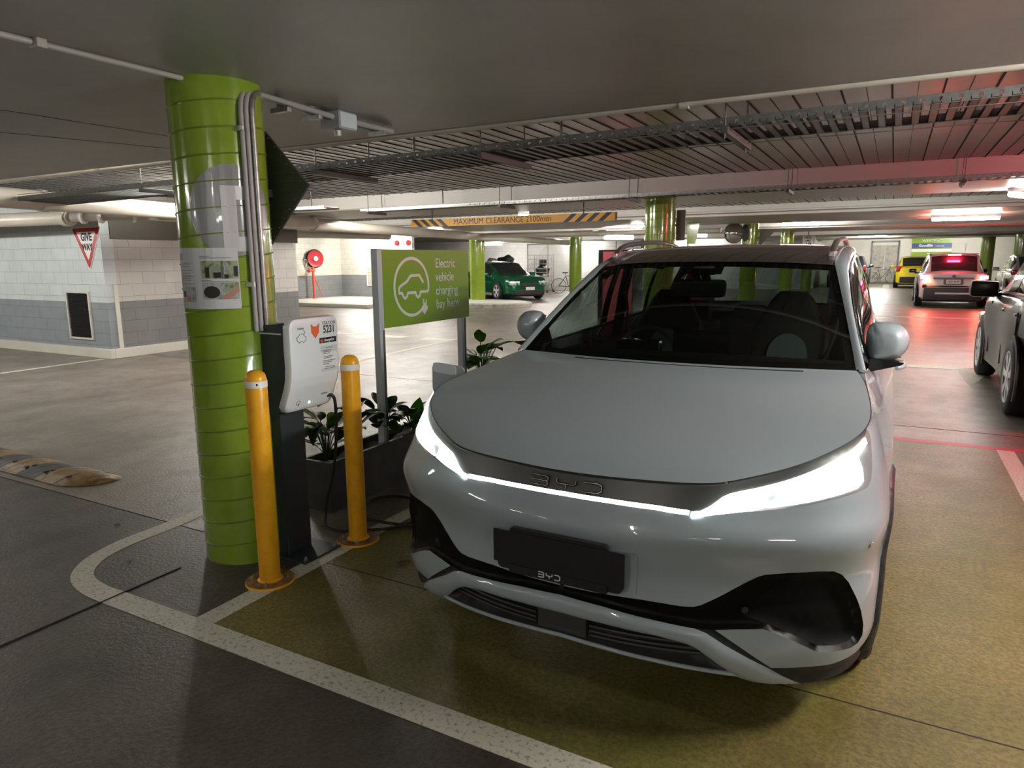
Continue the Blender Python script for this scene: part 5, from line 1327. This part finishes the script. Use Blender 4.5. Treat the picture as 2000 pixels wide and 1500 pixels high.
# roof rails
for s in (-1, 1):
    P = smooth_path([(.612*s,2.10,1.545),(.615*s,2.16,1.60),(.618*s,2.28,1.645),(.618*s,2.5,1.668),(.616*s,3.0,1.688),(.608*s,3.4,1.672),(.60*s,3.68,1.62),(.597*s,3.76,1.585)], 6)
    bm = new(); prev = None
    for i, p in enumerate(P):
        w = .018; h = .030 if 3 < i < len(P)-5 else .016
        ring = [bm.verts.new((p.x+w*math.cos(q), p.y, p.z+h*(.5*math.sin(q))-(.008 if 3 < i < len(P)-5 else 0))) for q in [2*PI*k/10 for k in range(10)]]
        if prev:
            for k in range(10): bm.faces.new((prev[k], prev[(k+1) % 10], ring[(k+1) % 10], ring[k]))
        prev = ring
    for (y0, y1) in ((2.12, 2.42), (3.45, 3.74)):
        bx(bm, .600*s, .630*s, y0, y1, 1.53, 1.60 if y0 < 3 else 1.61, bev=.006)
    bmesh.ops.recalc_face_normals(bm, faces=bm.faces[:]); obj('roof_rail', bm, 'rail', car, smooth=True)
# side glass
for s in (-1, 1):
    ys = sorted(set([1.36,1.40]+list(lin(1.5,2.44,9))+[2.46,2.58]+list(lin(2.66,3.3,7))+[3.34,3.42]+list(lin(3.5,3.82,4))+[3.86,4.05]))
    ws_ = [0,.05]+list(lin(.15,.85,8))+[.93,1]
    def F(y, w, s=s):
        a = a_of_y(min(y, 4.0)); b = S(a, 1.0)[0]; b = np.array([b[0], y, b[2]]); o_ = RO(y); p = b+(o_-b)*w
        return ((p[0]+.018*math.sin(PI*w))*s, p[1], p[2])
    cache = {(y, w): F(y, w) for y in ys for w in ws_}
    g = new(); k_ = new(); cr = new()
    for y0, y1 in zip(ys, ys[1:]):
        for w0, w1 in zip(ws_, ws_[1:]):
            c = (y0+y1)/2; gl = w0 >= .05 and w1 <= .93 and (1.40 <= c <= 2.46 or 2.58 <= c <= 3.34 or 3.42 <= c <= 3.86)
            bm = g if gl else k_
            q = [bm.verts.new(cache[p]) for p in ((y0,w0),(y1,w0),(y1,w1),(y0,w1))]; bm.faces.new(q if s > 0 else q[::-1])
    for bm in (g, k_): bmesh.ops.remove_doubles(bm, verts=bm.verts[:], dist=1e-5)
    obj('side_window', g, 'glassd', car, smooth='all'); obj('window_frame', k_, 'blackgloss', car, smooth='all')
    bm = new(); tube(bm, [tuple(np.array(F(y, .035))+np.array([.003*s,0,0])) for y in lin(1.36, 4.0, 24)], .005, 5); tube(bm, [tuple(np.array(F(y, .97))+np.array([.004*s,0,0])) for y in lin(1.40, 3.9, 24)], .0035, 5); obj('window_trim', bm, 'chrome', car, smooth='all')
# tailgate glass
def RW(u, v):
    a = RF(u*.985, 1.0); b = S(AMAX-(abs(u)*.62), 1.)[0]; b = np.array([abs(b[0])*(1 if u >= 0 else -1), b[1], b[2]])
    p = np.array(a)+(b-np.array(a))*v; return (p[0], p[1]+.03*math.sin(PI*v), p[2]+.01*math.sin(PI*v))
us = [-1,-.86]+list(lin(-.7,.7,11))+[.86,1]; vs = [0,.08]+list(lin(.2,.85,6))+[.93,1]
g = new(); k_ = new()
for u0, u1 in zip(us, us[1:]):
    for v0, v1 in zip(vs, vs[1:]):
        bm = g if (u0 >= -.86 and u1 <= .86 and v0 >= .08 and v1 <= .93) else k_
        q = [bm.verts.new(RW(*p)) for p in ((u0,v0),(u1,v0),(u1,v1),(u0,v1))]; bm.faces.new(q[::-1])
for bm in (g, k_): bmesh.ops.remove_doubles(bm, verts=bm.verts[:], dist=1e-5)
obj('rear_window', g, 'glassd', car, smooth='all'); obj('tailgate', k_, 'paint', car, smooth='all')
# rear shoulder that closes the corner
bm = new()
for s in (-1, 1):
    A = [RO(4.05)*[s,1,1], S(a_of_y(4.0), 1.)[0]*[s,1,1], RW(s, 1), RW(s, .5), RW(s, 0)]
    V_ = [bm.verts.new(tuple(p)) for p in A]; bm.faces.new(V_)
bmesh.ops.triangulate(bm, faces=bm.faces[:]); bmesh.ops.recalc_face_normals(bm, faces=bm.faces[:]); obj('rear_quarter', bm, 'paint', car)
# cabin
bm = new()
bx(bm, -.78, .78, 1.32, 4.0, .34, .40); bx(bm, -.80, -.765, 1.32, 4.0, .4, 1.04); bx(bm, .765, .80, 1.32, 4.0, .4, 1.04); bx(bm, -.78, .78, .40, 1.3, .40, .82); bx(bm, -.60, .60, 3.98, 4.1, .3, 1.12)
bx(bm, -.76, .76, 3.52, 3.98, .4, 1.02)
obj('cabin_liner', bm, 'interior', car)
bm = new(); grid_bm(bm, lambda u, v: (u*(.77-.02*v), 1.22+.72*v+.05*u*u*(1-v), 1.045-.015*v-.012*math.sin(5*v)-.35*max(0, v-.93)/.07), lin(-1,1,17), [0,.2,.4,.6,.8,.9,.93,.97,1.0]); obj('dashboard', bm, 'interior', car, smooth='all')
bm = new(); bx(bm, -.50, -.24, 1.86, 1.95, 1.02, 1.10, bev=.02); bx(bm, -.17, .15, 1.90, 1.92, .96, 1.17, bev=.006); obj('screens', bm, 'blackgloss', car)
bm = new(); rt = Matrix.Rotation(R(-22), 3, 'X')
tube(bm, [tuple(rt @ Vector((.185*math.cos(a), 0, .185*math.sin(a)))+Vector((-.37, 2.03, .98))) for a in lin(0, 2*PI, 40)[:-1]], .015, 8, closed=True)
for a in (R(0), R(180), R(-90)): tube(bm, [tuple(rt @ Vector((.03*math.cos(a), 0, .03*math.sin(a)))+Vector((-.37,2.03,.98))), tuple(rt @ Vector((.18*math.cos(a), 0, .18*math.sin(a)))+Vector((-.37,2.03,.98)))], .014, 6)
lathe(bm, [(.06,-.02),(.06,.02),(0,.025)], 16, (-.37,2.04,.98), 'y'); tube(bm, [(-.37,2.04,.97),(-.37,1.9,.90)], .03, 8); obj('steering_wheel', bm, 'strip', car, smooth=True)
def seat_bm(x, y, w, ztop, face):
    """backrest with integrated headrest tapering upwards"""
    bm = new(); n = 14; prev = None
    for i in range(n+1):
        v = i/n; z = .62+(ztop-.62)*v
        hw = w*(1-.10*v) if v < .70 else w*(.93-.52*((v-.70)/.30)**.8)
        hw = max(hw, .05) if v < 1 else hw*.8; th = .055*(1-.25*v); yy = y+.20*v
        ring = []
        for k in range(20):
            a = 2*PI*k/20; ca, sa = math.cos(a), math.sin(a)
            ring.append(bm.verts.new((x+hw*math.copysign(abs(ca)**.55, ca), yy+th*math.copysign(abs(sa)**.7, sa), z)))
        if prev:
            for k in range(20): bm.faces.new((prev[k], prev[(k+1) % 20], ring[(k+1) % 20], ring[k]))
        prev = ring
    bm.faces.new(prev); bmesh.ops.recalc_face_normals(bm, faces=bm.faces[:]); return bm
for x in (-.38, .38):
    st = obj('front_seat', seat_bm(x, 2.42, .245, 1.36, 1), 'interior', car, smooth='all')
    bm = new(); box(bm, (x, 2.25, .60), (.48, .50, .16), bev=.05); obj('seat_cushion', bm, 'interior', st, smooth=True)
    # grey leather insert on the backrest
    P = [(.115*math.cos(a), .13*math.sin(a)) for a in lin(0, PI, 14)]+[(-.12,-.16),(.12,-.16)]
    bm = new(); prism(bm, P, .012, lambda a, b, d, x=x: (x+a, 2.42+.20*((.98+b-.62)/(1.36-.62))-.050-d, .98+b)); obj('backrest_insert', bm, 'seatgrey', st, smooth=True)
for x in (-.42, 0, .42):
    bm = new(); box(bm, (x, 3.38, .86), (.40, .14, .50), Matrix.Identity(3), bev=.05); rs = obj('rear_seat', bm, 'interior', car, smooth=True)
    bm = new(); box(bm, (x, 3.40, 1.16), (.25, .10, .17 if x else .12), bev=.045); obj('headrest', bm, 'interior', rs, smooth=True)
bm = new(); box(bm, (-.04, 1.93, 1.40), (.30, .05, .10), bev=.03); tube(bm, [(0,1.92,1.45),(0,1.88,1.52)], .015, 6); box(bm, (0, 1.90, 1.50), (.12,.10,.05), bev=.02); obj('rear_view_mirror', bm, 'trimblk', car, smooth=True)
for s in (-1, 1):
    bm = new(); tube(bm, smooth_path([(.70*s,2.50,1.42),(.66*s,2.50,1.30),(.62*s,2.46,1.05),(.5*s,2.45,.8)], 5), .012, 5); obj('seat_belt', bm, 'strip', car, smooth='all')
    bm = new(); tube(bm, smooth_path([(.64*s,2.02,1.46),(.66*s,2.5,1.53),(.655*s,3.3,1.50)], 5), .02, 6); tube(bm, [(.73*s,2.50,1.05),(.69*s,2.52,1.35),(.655*s,2.53,1.54)], .035, 8); obj('inner_pillar_trim', bm, 'interior', car, smooth='all')
# phone holder on the pillar side of the dash
bm = new(); box(bm, (-.62, 1.72, 1.12), (.05,.05,.07), bev=.01); tube(bm, [(-.62,1.72,1.09),(-.6,1.75,1.03)], .01, 6); tube(bm, [(-.60,1.73,1.12),(-.53,1.75,1.10)], .02, 8); obj('phone_holder', bm, 'trimblk', car)
# underbody
bm = new(); bx(bm, -.80, .80, .35, 4.15, .20, .30); bx(bm, -.62, .62, .16, .5, .22, .42); obj('underbody', bm, 'interior', car)
# wheels
def wheel(parent, x, y, z, r, w, s, rimm='rail', spokes=5, name='wheel', dark=True, rimr=.70):
    bm = new(); pr_ = [(r*rimr, -w/2),(r*.9,-w/2),(r*.97,-w/2+.015),(r,-w/2+.04),(r,w/2-.04),(r*.97,w/2-.015),(r*.9,w/2),(r*rimr,w/2-.005)]
    lathe(bm, [(a, b*s) for a, b in pr_], 40, (0,0,0), 'x', cap=False); wh = obj(name, bm, 'tyre', parent, smooth=True, loc=(x, y, z))
    bm = new(); lathe(bm, [(r*rimr, (w/2-.008)*s),(r*rimr*.93,(w/2-.02)*s),(r*rimr*.90,(-w/2+.05)*s),(0,(-w/2+.05)*s)], 32, (0,0,0), 'x', cap=False); obj('rim_barrel', bm, 'dgalv' if dark else rimm, wh, smooth=True)
    bm = new(); rr = r*rimr
    for k in range(spokes):
        a = 2*PI*k/spokes+.3
        P = [(.05,-.035),(rr*.55,-.030),(rr*.95,-.055),(rr*.95,.055),(rr*.55,.030),(.05,.035)]
        prism(bm, [(u*math.cos(a)-v*math.sin(a), u*math.sin(a)+v*math.cos(a)) for u, v in P], .022, lambda p, q, d: ((w/2-.03-(.012 if False else 0)+d)*s, p, q))
    lathe(bm, [(.06,(w/2-.04)*s),(.06,(w/2-.005)*s),(.0,(w/2-.002)*s)], 16, (0,0,0), 'x')
    tube(bm, [((w/2-.012)*s, rr*.96*math.cos(q), rr*.96*math.sin(q)) for q in lin(0, 2*PI, 33)[:-1]], .010, 6, closed=True)
    bmesh.ops.recalc_face_normals(bm, faces=bm.faces[:]); obj('rim_spokes', bm, rimm, wh)
    return wh
for s in (-1, 1):
    for y, z in AW: wheel(car, .845*s, y, .347, .347, .215, s, rimm='alloy')
    bm = new()
    for y, z in AW:
        prof = [(y+.385*math.cos(q), z+.385*math.sin(q)) for q in lin(R(-20), R(200), 22)]
        A = [bm.verts.new((.95*s, p[0], p[1])) for p in prof]; B = [bm.verts.new((.60*s, p[0], p[1])) for p in prof]
        for i in range(21): bm.faces.new((A[i], A[i+1], B[i+1], B[i]))
        bm.faces.new(B)
    obj('wheel_arch_liner', bm, 'trimblk', car)
# door mirrors
for s in (-1, 1):
    bm = new(); n1, n2 = 24, 14
    prev = None
    for j in range(n2+1):
        ph_ = -PI/2+PI*j/n2; ring = []
        for i in range(n1):
            th = 2*PI*i/n1; c = math.cos(ph_)
            u = math.copysign(abs(math.cos(th))**.5, math.cos(th))*abs(c)**.42; w = math.copysign(abs(math.sin(th))**.55, math.sin(th))*abs(c)**.42; q = math.copysign(abs(math.sin(ph_))**.9, math.sin(ph_))
            X = .088*u; Z = .094*w; Y = .085*q
            if Y > 0: Y *= .45
            else: X *= 1-.25*abs(q); Z *= 1-.2*abs(q)
            Z *= 1-.38*max(0, u)**2; Z += .012*u*(Z < 0)*1.5; 
            ring.append(bm.verts.new(((.912+X)*s, 1.575+Y, 1.183+Z)))
        if prev:
            for i in range(n1): bm.faces.new((prev[i], prev[(i+1) % n1], ring[(i+1) % n1], ring[i]))
        prev = ring
    bmesh.ops.remove_doubles(bm, verts=bm.verts[:], dist=1e-4); bmesh.ops.recalc_face_normals(bm, faces=bm.faces[:])
    dm = obj('door_mirror', bm, 'paint', car, smooth='all')
    bm = new(); prism(bm, [(.80,1.045),(.86,1.055),(.975,1.090),(.985,1.102),(.83,1.115),(.81,1.17),(.79,1.10)], .10, lambda a, b, d: (a*s, 1.50+d, b)); obj('mirror_base', bm, 'blackgloss', dm)
    bm = new(); box(bm, (.905*s, 1.612, 1.180), (.135, .012, .14), bev=.005); obj('mirror_glass', bm, 'mirrorm', dm)
    bm = new(); tube(bm, smooth_path([(.965*s,2.16,.985),(.995*s,2.19,.99),(1.0*s,2.28,.99),(.97*s,2.34,.985)], 4), .013, 8); obj('door_handle', bm, 'paint', car, smooth='all')
    bm = new(); tube(bm, smooth_path([(.965*s,2.95,1.0),(.99*s,2.98,1.005),(.99*s,3.06,1.005),(.965*s,3.1,1.0)], 4), .013, 8); obj('door_handle', bm, 'paint', car, smooth='all')
# open charge flap on the wing
bm = new(); rr2 = rr_pts(.19, .17, .035, 5)
prism(bm, rr2, .014, lambda a, b, d: (-1.09+a, .955+d+.10*(a+.09), .945+b-.10*a)); cf = obj('charge_flap', bm, 'paint', car, smooth=True)
bm = new(); prism(bm, [(x*.7, y*.3+.062) for x, y in rr2], .004, lambda a, b, d: (-1.11+a, .949+d+.10*(a+.09), .945+b-.10*a)); obj('flap_latch', bm, 'glassd' if False else 'alu', cf)
bm = new(); tube(bm, [(-.955,1.02,.85),(-1.05,1.02,.83)], .035, 10); tube(bm, [(-1.05,1.02,.83),(-1.08,1.06,.76)], .022, 8); obj('charge_plug', bm, 'rubber', cf)
# tail lamps
for s in (-1, 1):
    bm = new(); A = [(AMAX-.25, .80), (AMAX-1.15, .82), (AMAX-1.25, .74), (AMAX-1.0, .70), (AMAX-.25, .72)]
    A = [(a*s, t_) for a, t_ in A]; obj('tail_lamp', sub_surf(A if s > 0 else A[::-1], sfr(0,0,.001,1.), .006, .06), 'taildim', car)
# ================================================================ OTHER CARS
def simple_car(name, label, loc, rz, L_, W_, H_, paint, belt, hoodz, ws0, ws1, rr0, rr1, wr, wf, wb, spokes=5, rim='rail', clad=None, ride=.20, nose_z=None):
    """front of the car at local y=0 looking to -Y. ws0/ws1 windscreen foot/top, rr0/rr1 rear glass top/foot, wf/wb axle positions"""
    t = thing(name, label, 'car', loc, rz)
    hw = W_/2
    ys = [0, .04*L_, .12*L_, wf, ws0, ws1, (ws1+rr0)/2, rr0, wb, .96*L_, L_]
    ys = sorted(set(ys))
    Yk = [0, .03*L_, .10*L_, .2*L_, .5*L_, .8*L_, .93*L_, .985*L_, L_]
    Wk = [.66*hw, .83*hw, .94*hw, hw, hw, hw, .95*hw, .86*hw, .74*hw]
    fw = nspl(Yk, Wk)
    ft_ = lambda y: float(np.interp(y, [0, .06*L_, ws0, ws0+.2, rr1-.1, rr1+.02, L_], [nose_z or hoodz-.16, hoodz-.06, belt+.01, belt, belt+.05, belt+.05, belt+.02]))
    Y = lin(0, L_, 49)
    sec = []
    for y in Y:
        w = float(fw(y)[0]); zt = ft_(y); z0 = ride+.04*(y < .1*L_ or y > .93*L_); zm = (z0+zt)/2
        end = max(0, 1-min(y, L_-y)/(.05*L_))
        P = [(0, z0), (w*.86, z0), (w*.97, z0+.07), (w*.985, zm-.08), (w, zm+.08), (w*.985, zt-.14), (w*.94, zt-.045), (w*.86, zt-.005), (w*.6, zt+.018*(1-end)), (0, zt+.035*(1-end))]
        sec.append((y, P))
    bm = new(); rows = []
    for y, P in sec:
        full = P+[(-x, z) for x, z in P[::-1][1:-1]]
        rows.append([bm.verts.new((x, y, z)) for x, z in full])
    n = len(rows[0])
    for A, B in zip(rows, rows[1:]):
        for k in range(n): bm.faces.new((A[k], A[(k+1) % n], B[(k+1) % n], B[k]))
    bm.faces.new(rows[0]); bm.faces.new(rows[-1][::-1]); bmesh.ops.recalc_face_normals(bm, faces=bm.faces[:])
    # cut the wheel housings
    body = obj('body_shell', bm, paint, t, smooth=True)
    # greenhouse
    rw = hw*.70
    def G(y, s, w):      # side surface: w 0 belt .. 1 roof edge
        zr = roof(y); b = Vector((float(fw(y)[0])*.90, y, ft_(y)-.03)); o_ = Vector((rw+.0*y, y, zr-.035)); p = b+(o_-b)*w
        return (s*(p.x+.02*math.sin(PI*w)), p.y, p.z)
    def roof(y):
        return float(np.interp(y, [ws0, ws0+.25*(ws1-ws0), ws1, (ws1+rr0)/2, rr0, rr1], [belt+.03, belt+.03+.30*(H_-belt), H_-.05, H_, H_-.05, belt+.07]))
    GY = lin(ws0, rr1, 41)
    bm = new()
    for s in (-1, 1): grid_bm(bm, lambda y, w, s=s: G(y, s, w), GY, lin(0, 1, 7), flip=s < 0)
    def top_(y, u):
        zr = roof(y); q = abs(u); return (rw*u if q < 1 else rw*u, y-(.10*(1-q*q) if y < ws1+.1 else 0), zr-.035+.045*(1-q**2.5))
    grid_bm(bm, lambda u, y: top_(y, u), lin(-1, 1, 13), GY); bmesh.ops.recalc_face_normals(bm, faces=bm.faces[:])
    obj('cabin_shell', bm, paint, t, smooth=True)
    for s in (-1, 1):
        mid_ = ws1+.38*(rr0-ws1)+.1
        for (a, b) in ((ws0+.42*(ws1-ws0), mid_-.04), (mid_+.04, rr0+.35*(rr1-rr0))):
            bm = new(); ys_ = lin(a, b, 9)
            grid_bm(bm, lambda y, w, s=s: tuple(np.array(G(y, s, w))+np.array([.006*s, 0, 0])), ys_, lin(.12, .90, 5)); bmesh.ops.recalc_face_normals(bm, faces=bm.faces[:])
            obj('side_window', bm, 'carglass', t, smooth='all')
        bm = new(); tube(bm, [tuple(np.array(G(y, s, .07))+np.array([.008*s,0,0])) for y in lin(ws0+.3*(ws1-ws0), rr0+.3*(rr1-rr0), 10)], .008, 5); obj('window_trim', bm, 'chrome', t)
        bm = new(); box(bm, ((hw+.10)*s, ws0+.45*(ws1-ws0), belt+.05), (.24, .14, .14) if H_ < 1.68 else (.30, .18, .20), bev=.05); box(bm, ((hw-.02)*s, ws0+.45*(ws1-ws0), belt-.02), (.12, .06, .05)); obj('door_mirror', bm, 'blackgloss' if clad else paint, t, smooth=True)
        bm = new(); box(bm, ((hw*1.0)*s, mid_-.15, belt-.14), (.03, .17, .028), bev=.01); box(bm, ((hw*1.0)*s, rr0-.15, belt-.13), (.03, .17, .028), bev=.01); obj('door_handle', bm, paint, t)
        for yy in (ws0+.35, mid_, rr0-.05):
            bm = new(); bx(bm, (hw*.985)*s, (hw*1.004)*s, yy-.004, yy+.004, ride+.2, belt-.10); obj('door_gap', bm, 'black', t)
    for nm, (ya, yb) in (('windscreen', (ws0+.02, ws1-.04)), ('rear_window', (rr0+.05, rr1-.03))):
        bm = new(); grid_bm(bm, lambda u, y: tuple(np.array(top_(y, u))+np.array([0, -.004 if nm == 'windscreen' else .004, .008])), lin(-.92, .92, 11), lin(ya, yb, 10)); bmesh.ops.recalc_face_normals(bm, faces=bm.faces[:]); obj(nm, bm, 'carglassd' if nm == 'windscreen' else 'carglass', t, smooth='all')
    for s in (-1, 1):
        for y in (wf, wb):
            bm = new(); prof = [(y+(wr+.055)*math.cos(q), wr+(wr+.055)*math.sin(q)) for q in lin(R(-25), R(205), 24)]
            prism(bm, prof, .02, lambda a, b, d: ((hw-.012+d)*s, a, b)); obj('wheel_arch', bm, 'trimblk', t)
            wheel(t, (hw-.075)*s, y, wr, wr, .21, s, rimm=rim, spokes=spokes)
    bm = new(); bx(bm, -hw*.80, hw*.80, .1*L_, .93*L_, ride-.04, ride+.05); obj('underbody', bm, 'trimblk', t)
    if clad:
        bm = new()
        for s in (-1, 1): bx(bm, (hw-.03)*s, (hw+.012)*s, wf+wr+.06, wb-wr-.06, ride-.02, ride+.16, bev=.01)
        obj('side_sill', bm, 'trimblk', t)
    return t
# --- dark green sedan
g = simple_car('green_sedan', 'dark metallic green sedan with silver five-spoke wheels beside the far left column', (-12.1, 23.6, 0), R(56), 4.9, 1.9, 1.47, 'cgreen', .93, .95, 1.35, 2.15, 3.45, 4.25, .345, .93, 3.85, rim='alloy', ride=.17, nose_z=.66)
for s in (-1, 1):
    bm = new(); box(bm, (.62*s, .10, .66), (.42, .14, .15), Matrix.Rotation(R(14*s), 3, 'Z'), bev=.03); obj('headlight', bm, 'lampwhite', g, smooth=True)
bm = new(); box(bm, (0, -.005, .60), (.70, .05, .14), bev=.02); obj('grille', bm, 'trimblk', g)
bm = new(); box(bm, (0, .0, .30), (1.25, .07, .20), bev=.03); obj('lower_grille', bm, 'trimblk', g)
bm = new(); box(bm, (.0, -.035, .46), (.38, .01, .12)); obj('number_plate', bm, 'platewhite', g)
bm = new(); bx(bm, -.97, -.93, 1.35, 3.4, .17, .27, bev=.01); bx(bm, .93, .97, 1.35, 3.4, .17, .27, bev=.01); obj('side_skirt', bm, 'lampwhite', g)
# --- white SUV driving away, brake lamps on
w = simple_car('white_suv', 'white SUV driving away down the lane with its red brake lights on', (1.62, 29.4, 0), PI, 4.55, 1.85, 1.66, 'cwhite', 1.02, 1.05, 1.05, 1.75, 3.75, 4.35, .355, .95, 3.6, clad=True, ride=.22)
bm = new(); box(bm, (0, 4.52, .43), (1.52, .16, .40), bev=.06); box(bm, (0, 4.50, .66), (1.60, .10, .12), bev=.04); obj('rear_bumper', bm, 'trimblk', w, smooth=True)
bm = new(); box(bm, (0, 4.605, .45), (.9, .02, .05)); obj('bumper_strip', bm, 'lampwhite', w)
bm = new(); box(bm, (0, 4.56, .90), (1.05, .06, .05), bev=.01); obj('tailgate_bar', bm, 'chrome', w)
bm = new(); box(bm, (0, 4.56, .80), (.50, .04, .17), bev=.02); obj('plate_recess', bm, 'strip', w)
bm = new(); box(bm, (0, 4.59, .80), (.37, .01, .125)); np_ = obj('number_plate', bm, 'platewhite', w)
bm = text_bm('1EV 3HP', .085, lambda a, b, d: (-a, 4.597+d, .80+b), .001, bold=.001); obj('lettering', bm, 'black', np_)
bm = new(); lathe(bm, [(.05, 4.56),(.05,4.60),(0,4.6)], 16, (0,0,.96), 'y'); obj('badge', bm, 'chrome', w)
for s in (-1, 1):
    bm = new(); box(bm, (.66*s, 4.44, .93), (.42, .16, .12), Matrix.Rotation(R(-8*s), 3, 'Z'), bev=.03); l_ = obj('tail_lamp', bm, 'taildim', w, smooth=True)
    bm = new(); box(bm, (.76*s, 4.53, .935), (.22, .05, .10), bev=.02); obj('brake_light', bm, 'tail', l_)
    bm = new(); box(bm, (.78*s, 4.56, .93), (.10, .02, .06), bev=.008); obj('brake_light_core', bm, 'tailhot', l_)
    bm = new(); tube(bm, [(.66*s, 1.9, 1.63), (.66*s, 3.6, 1.64)], .018, 6); obj('roof_rail', bm, 'rail', w)
bm = new(); box(bm, (0, 3.98, 1.60), (.34, .05, .035), bev=.01); obj('high_brake_light', bm, 'tail', w)
bm = new(); box(bm, (0, 3.90, 1.63), (1.2, .26, .04), bev=.015); obj('roof_spoiler', bm, 'cwhite', w, smooth=True)
bm = new(); tube(bm, [(-.3, 3.4, 1.66), (-.3, 3.5, 1.95)], .006, 5); obj('aerial', bm, 'rubber', w)
# --- black car cut by the right edge
k = simple_car('black_suv', 'shiny black car cut off by the right edge of the picture', (2.02, 11.95, 0), PI, 4.5, 1.84, 1.70, 'cblack', 1.12, 1.10, 1.30, 2.05, 3.7, 4.35, .375, .92, 3.62, spokes=7, rim='alloy', ride=.20, nose_z=.85)
for s in (-1, 1):
    bm = new(); box(bm, (.68*s, .12, .72), (.40, .22, .13), Matrix.Rotation(R(18*s), 3, 'Z'), bev=.03); obj('headlight', bm, 'lampwhite', k, smooth=True)
    bm = new(); box(bm, (.91*s, 1.42, .60), (.02, .30, .05), bev=.008); obj('wing_badge', bm, 'chrome', k)
    bm = new(); box(bm, (.66*s, 4.36, .88), (.40, .12, .13), Matrix.Rotation(R(-10*s), 3, 'Z'), bev=.03); obj('tail_lamp', bm, 'taildim', k, smooth=True)
# --- cars along the back
y_ = simple_car('yellow_car', 'bright yellow small car parked behind the left side of the white SUV', (.95, 43.6, 0), PI, 4.0, 1.75, 1.58, 'cyellow', .98, 1.0, 1.0, 1.6, 3.3, 3.9, .32, .85, 3.3, ride=.2)
for s in (-1, 1): bm = new(); box(bm, (.70*s, 3.92, .95), (.25, .14, .28), bev=.04); obj('tail_lamp', bm, 'taildim', y_, smooth=True)
bm = new(); box(bm, (0, 3.98, .42), (1.3, .1, .3), bev=.04); obj('rear_bumper', bm, 'trimblk', y_)
b_ = simple_car('blue_car', 'dark blue car parked left of the door in the back wall', (-2.05, 43.3, 0), PI, 4.3, 1.8, 1.66, 'cblue', 1.02, 1.05, 1.05, 1.7, 3.5, 4.2, .34, .9, 3.5, ride=.2)
for s in (-1, 1): bm = new(); box(bm, (.72*s, 4.22, 1.0), (.25, .14, .22), bev=.04); obj('tail_lamp', bm, 'taildim', b_, smooth=True)
s_ = simple_car('silver_car', 'silver car parked between the white SUV and the black car', (4.6, 35.0, 0), PI, 4.5, 1.85, 1.62, 'csilver', 1.0, 1.0, 1.05, 1.75, 3.5, 4.2, .34, .95, 3.6, ride=.2)
for s in (-1, 1): bm = new(); box(bm, (.68*s, 4.40, .98), (.42, .14, .18), bev=.04); obj('tail_lamp', bm, 'taildim', s_, smooth=True)
bm = new(); box(bm, (0, 4.48, .42), (1.4, .1, .3), bev=.04); obj('rear_bumper', bm, 'trimblk', s_)
# ================================================================ CAMERA, WORLD
cam = bpy.data.cameras.new('camera'); cam.sensor_width = 36; cam.lens = 36*1347.6/2000; cam.clip_end = 200; cam.clip_start = .05
co_ = bpy.data.objects.new('camera', cam); COL.objects.link(co_)
yw, pt, rl = R(28.667), R(10.28), R(.395)
fw_ = Vector((-math.sin(yw)*math.cos(pt), math.cos(yw)*math.cos(pt), -math.sin(pt)))
rt_ = Vector((math.cos(yw), math.sin(yw), 0)); dn_ = fw_.cross(rt_)
rt2 = rt_*math.cos(rl)+dn_*math.sin(rl); dn2 = -rt_*math.sin(rl)+dn_*math.cos(rl)
m3 = Matrix((rt2, -dn2, -fw_)).transposed(); co_.matrix_world = Matrix.Translation((0, 0, 1.57)) @ m3.to_4x4()
SC.camera = co_
wd = bpy.data.worlds.new('world'); SC.world = wd; wd.use_nodes = True
wd.node_tree.nodes['Background'].inputs['Color'].default_value = (.9, .95, 1, 1); wd.node_tree.nodes['Background'].inputs['Strength'].default_value = .02
SC.view_settings.view_transform = 'Standard'; SC.view_settings.look = 'None'; SC.view_settings.gamma = 1; SC.view_settings.exposure = 1.5
SC.view_settings.use_curve_mapping = False
cy = SC.cycles; cy.use_denoising = True; cy.max_bounces = 8; cy.diffuse_bounces = 4; cy.glossy_bounces = 4; cy.transmission_bounces = 4; cy.transparent_max_bounces = 12
cy.sample_clamp_indirect = 6; cy.caustics_reflective = False; cy.caustics_refractive = False; cy.use_light_tree = True; cy.blur_glossy = .5
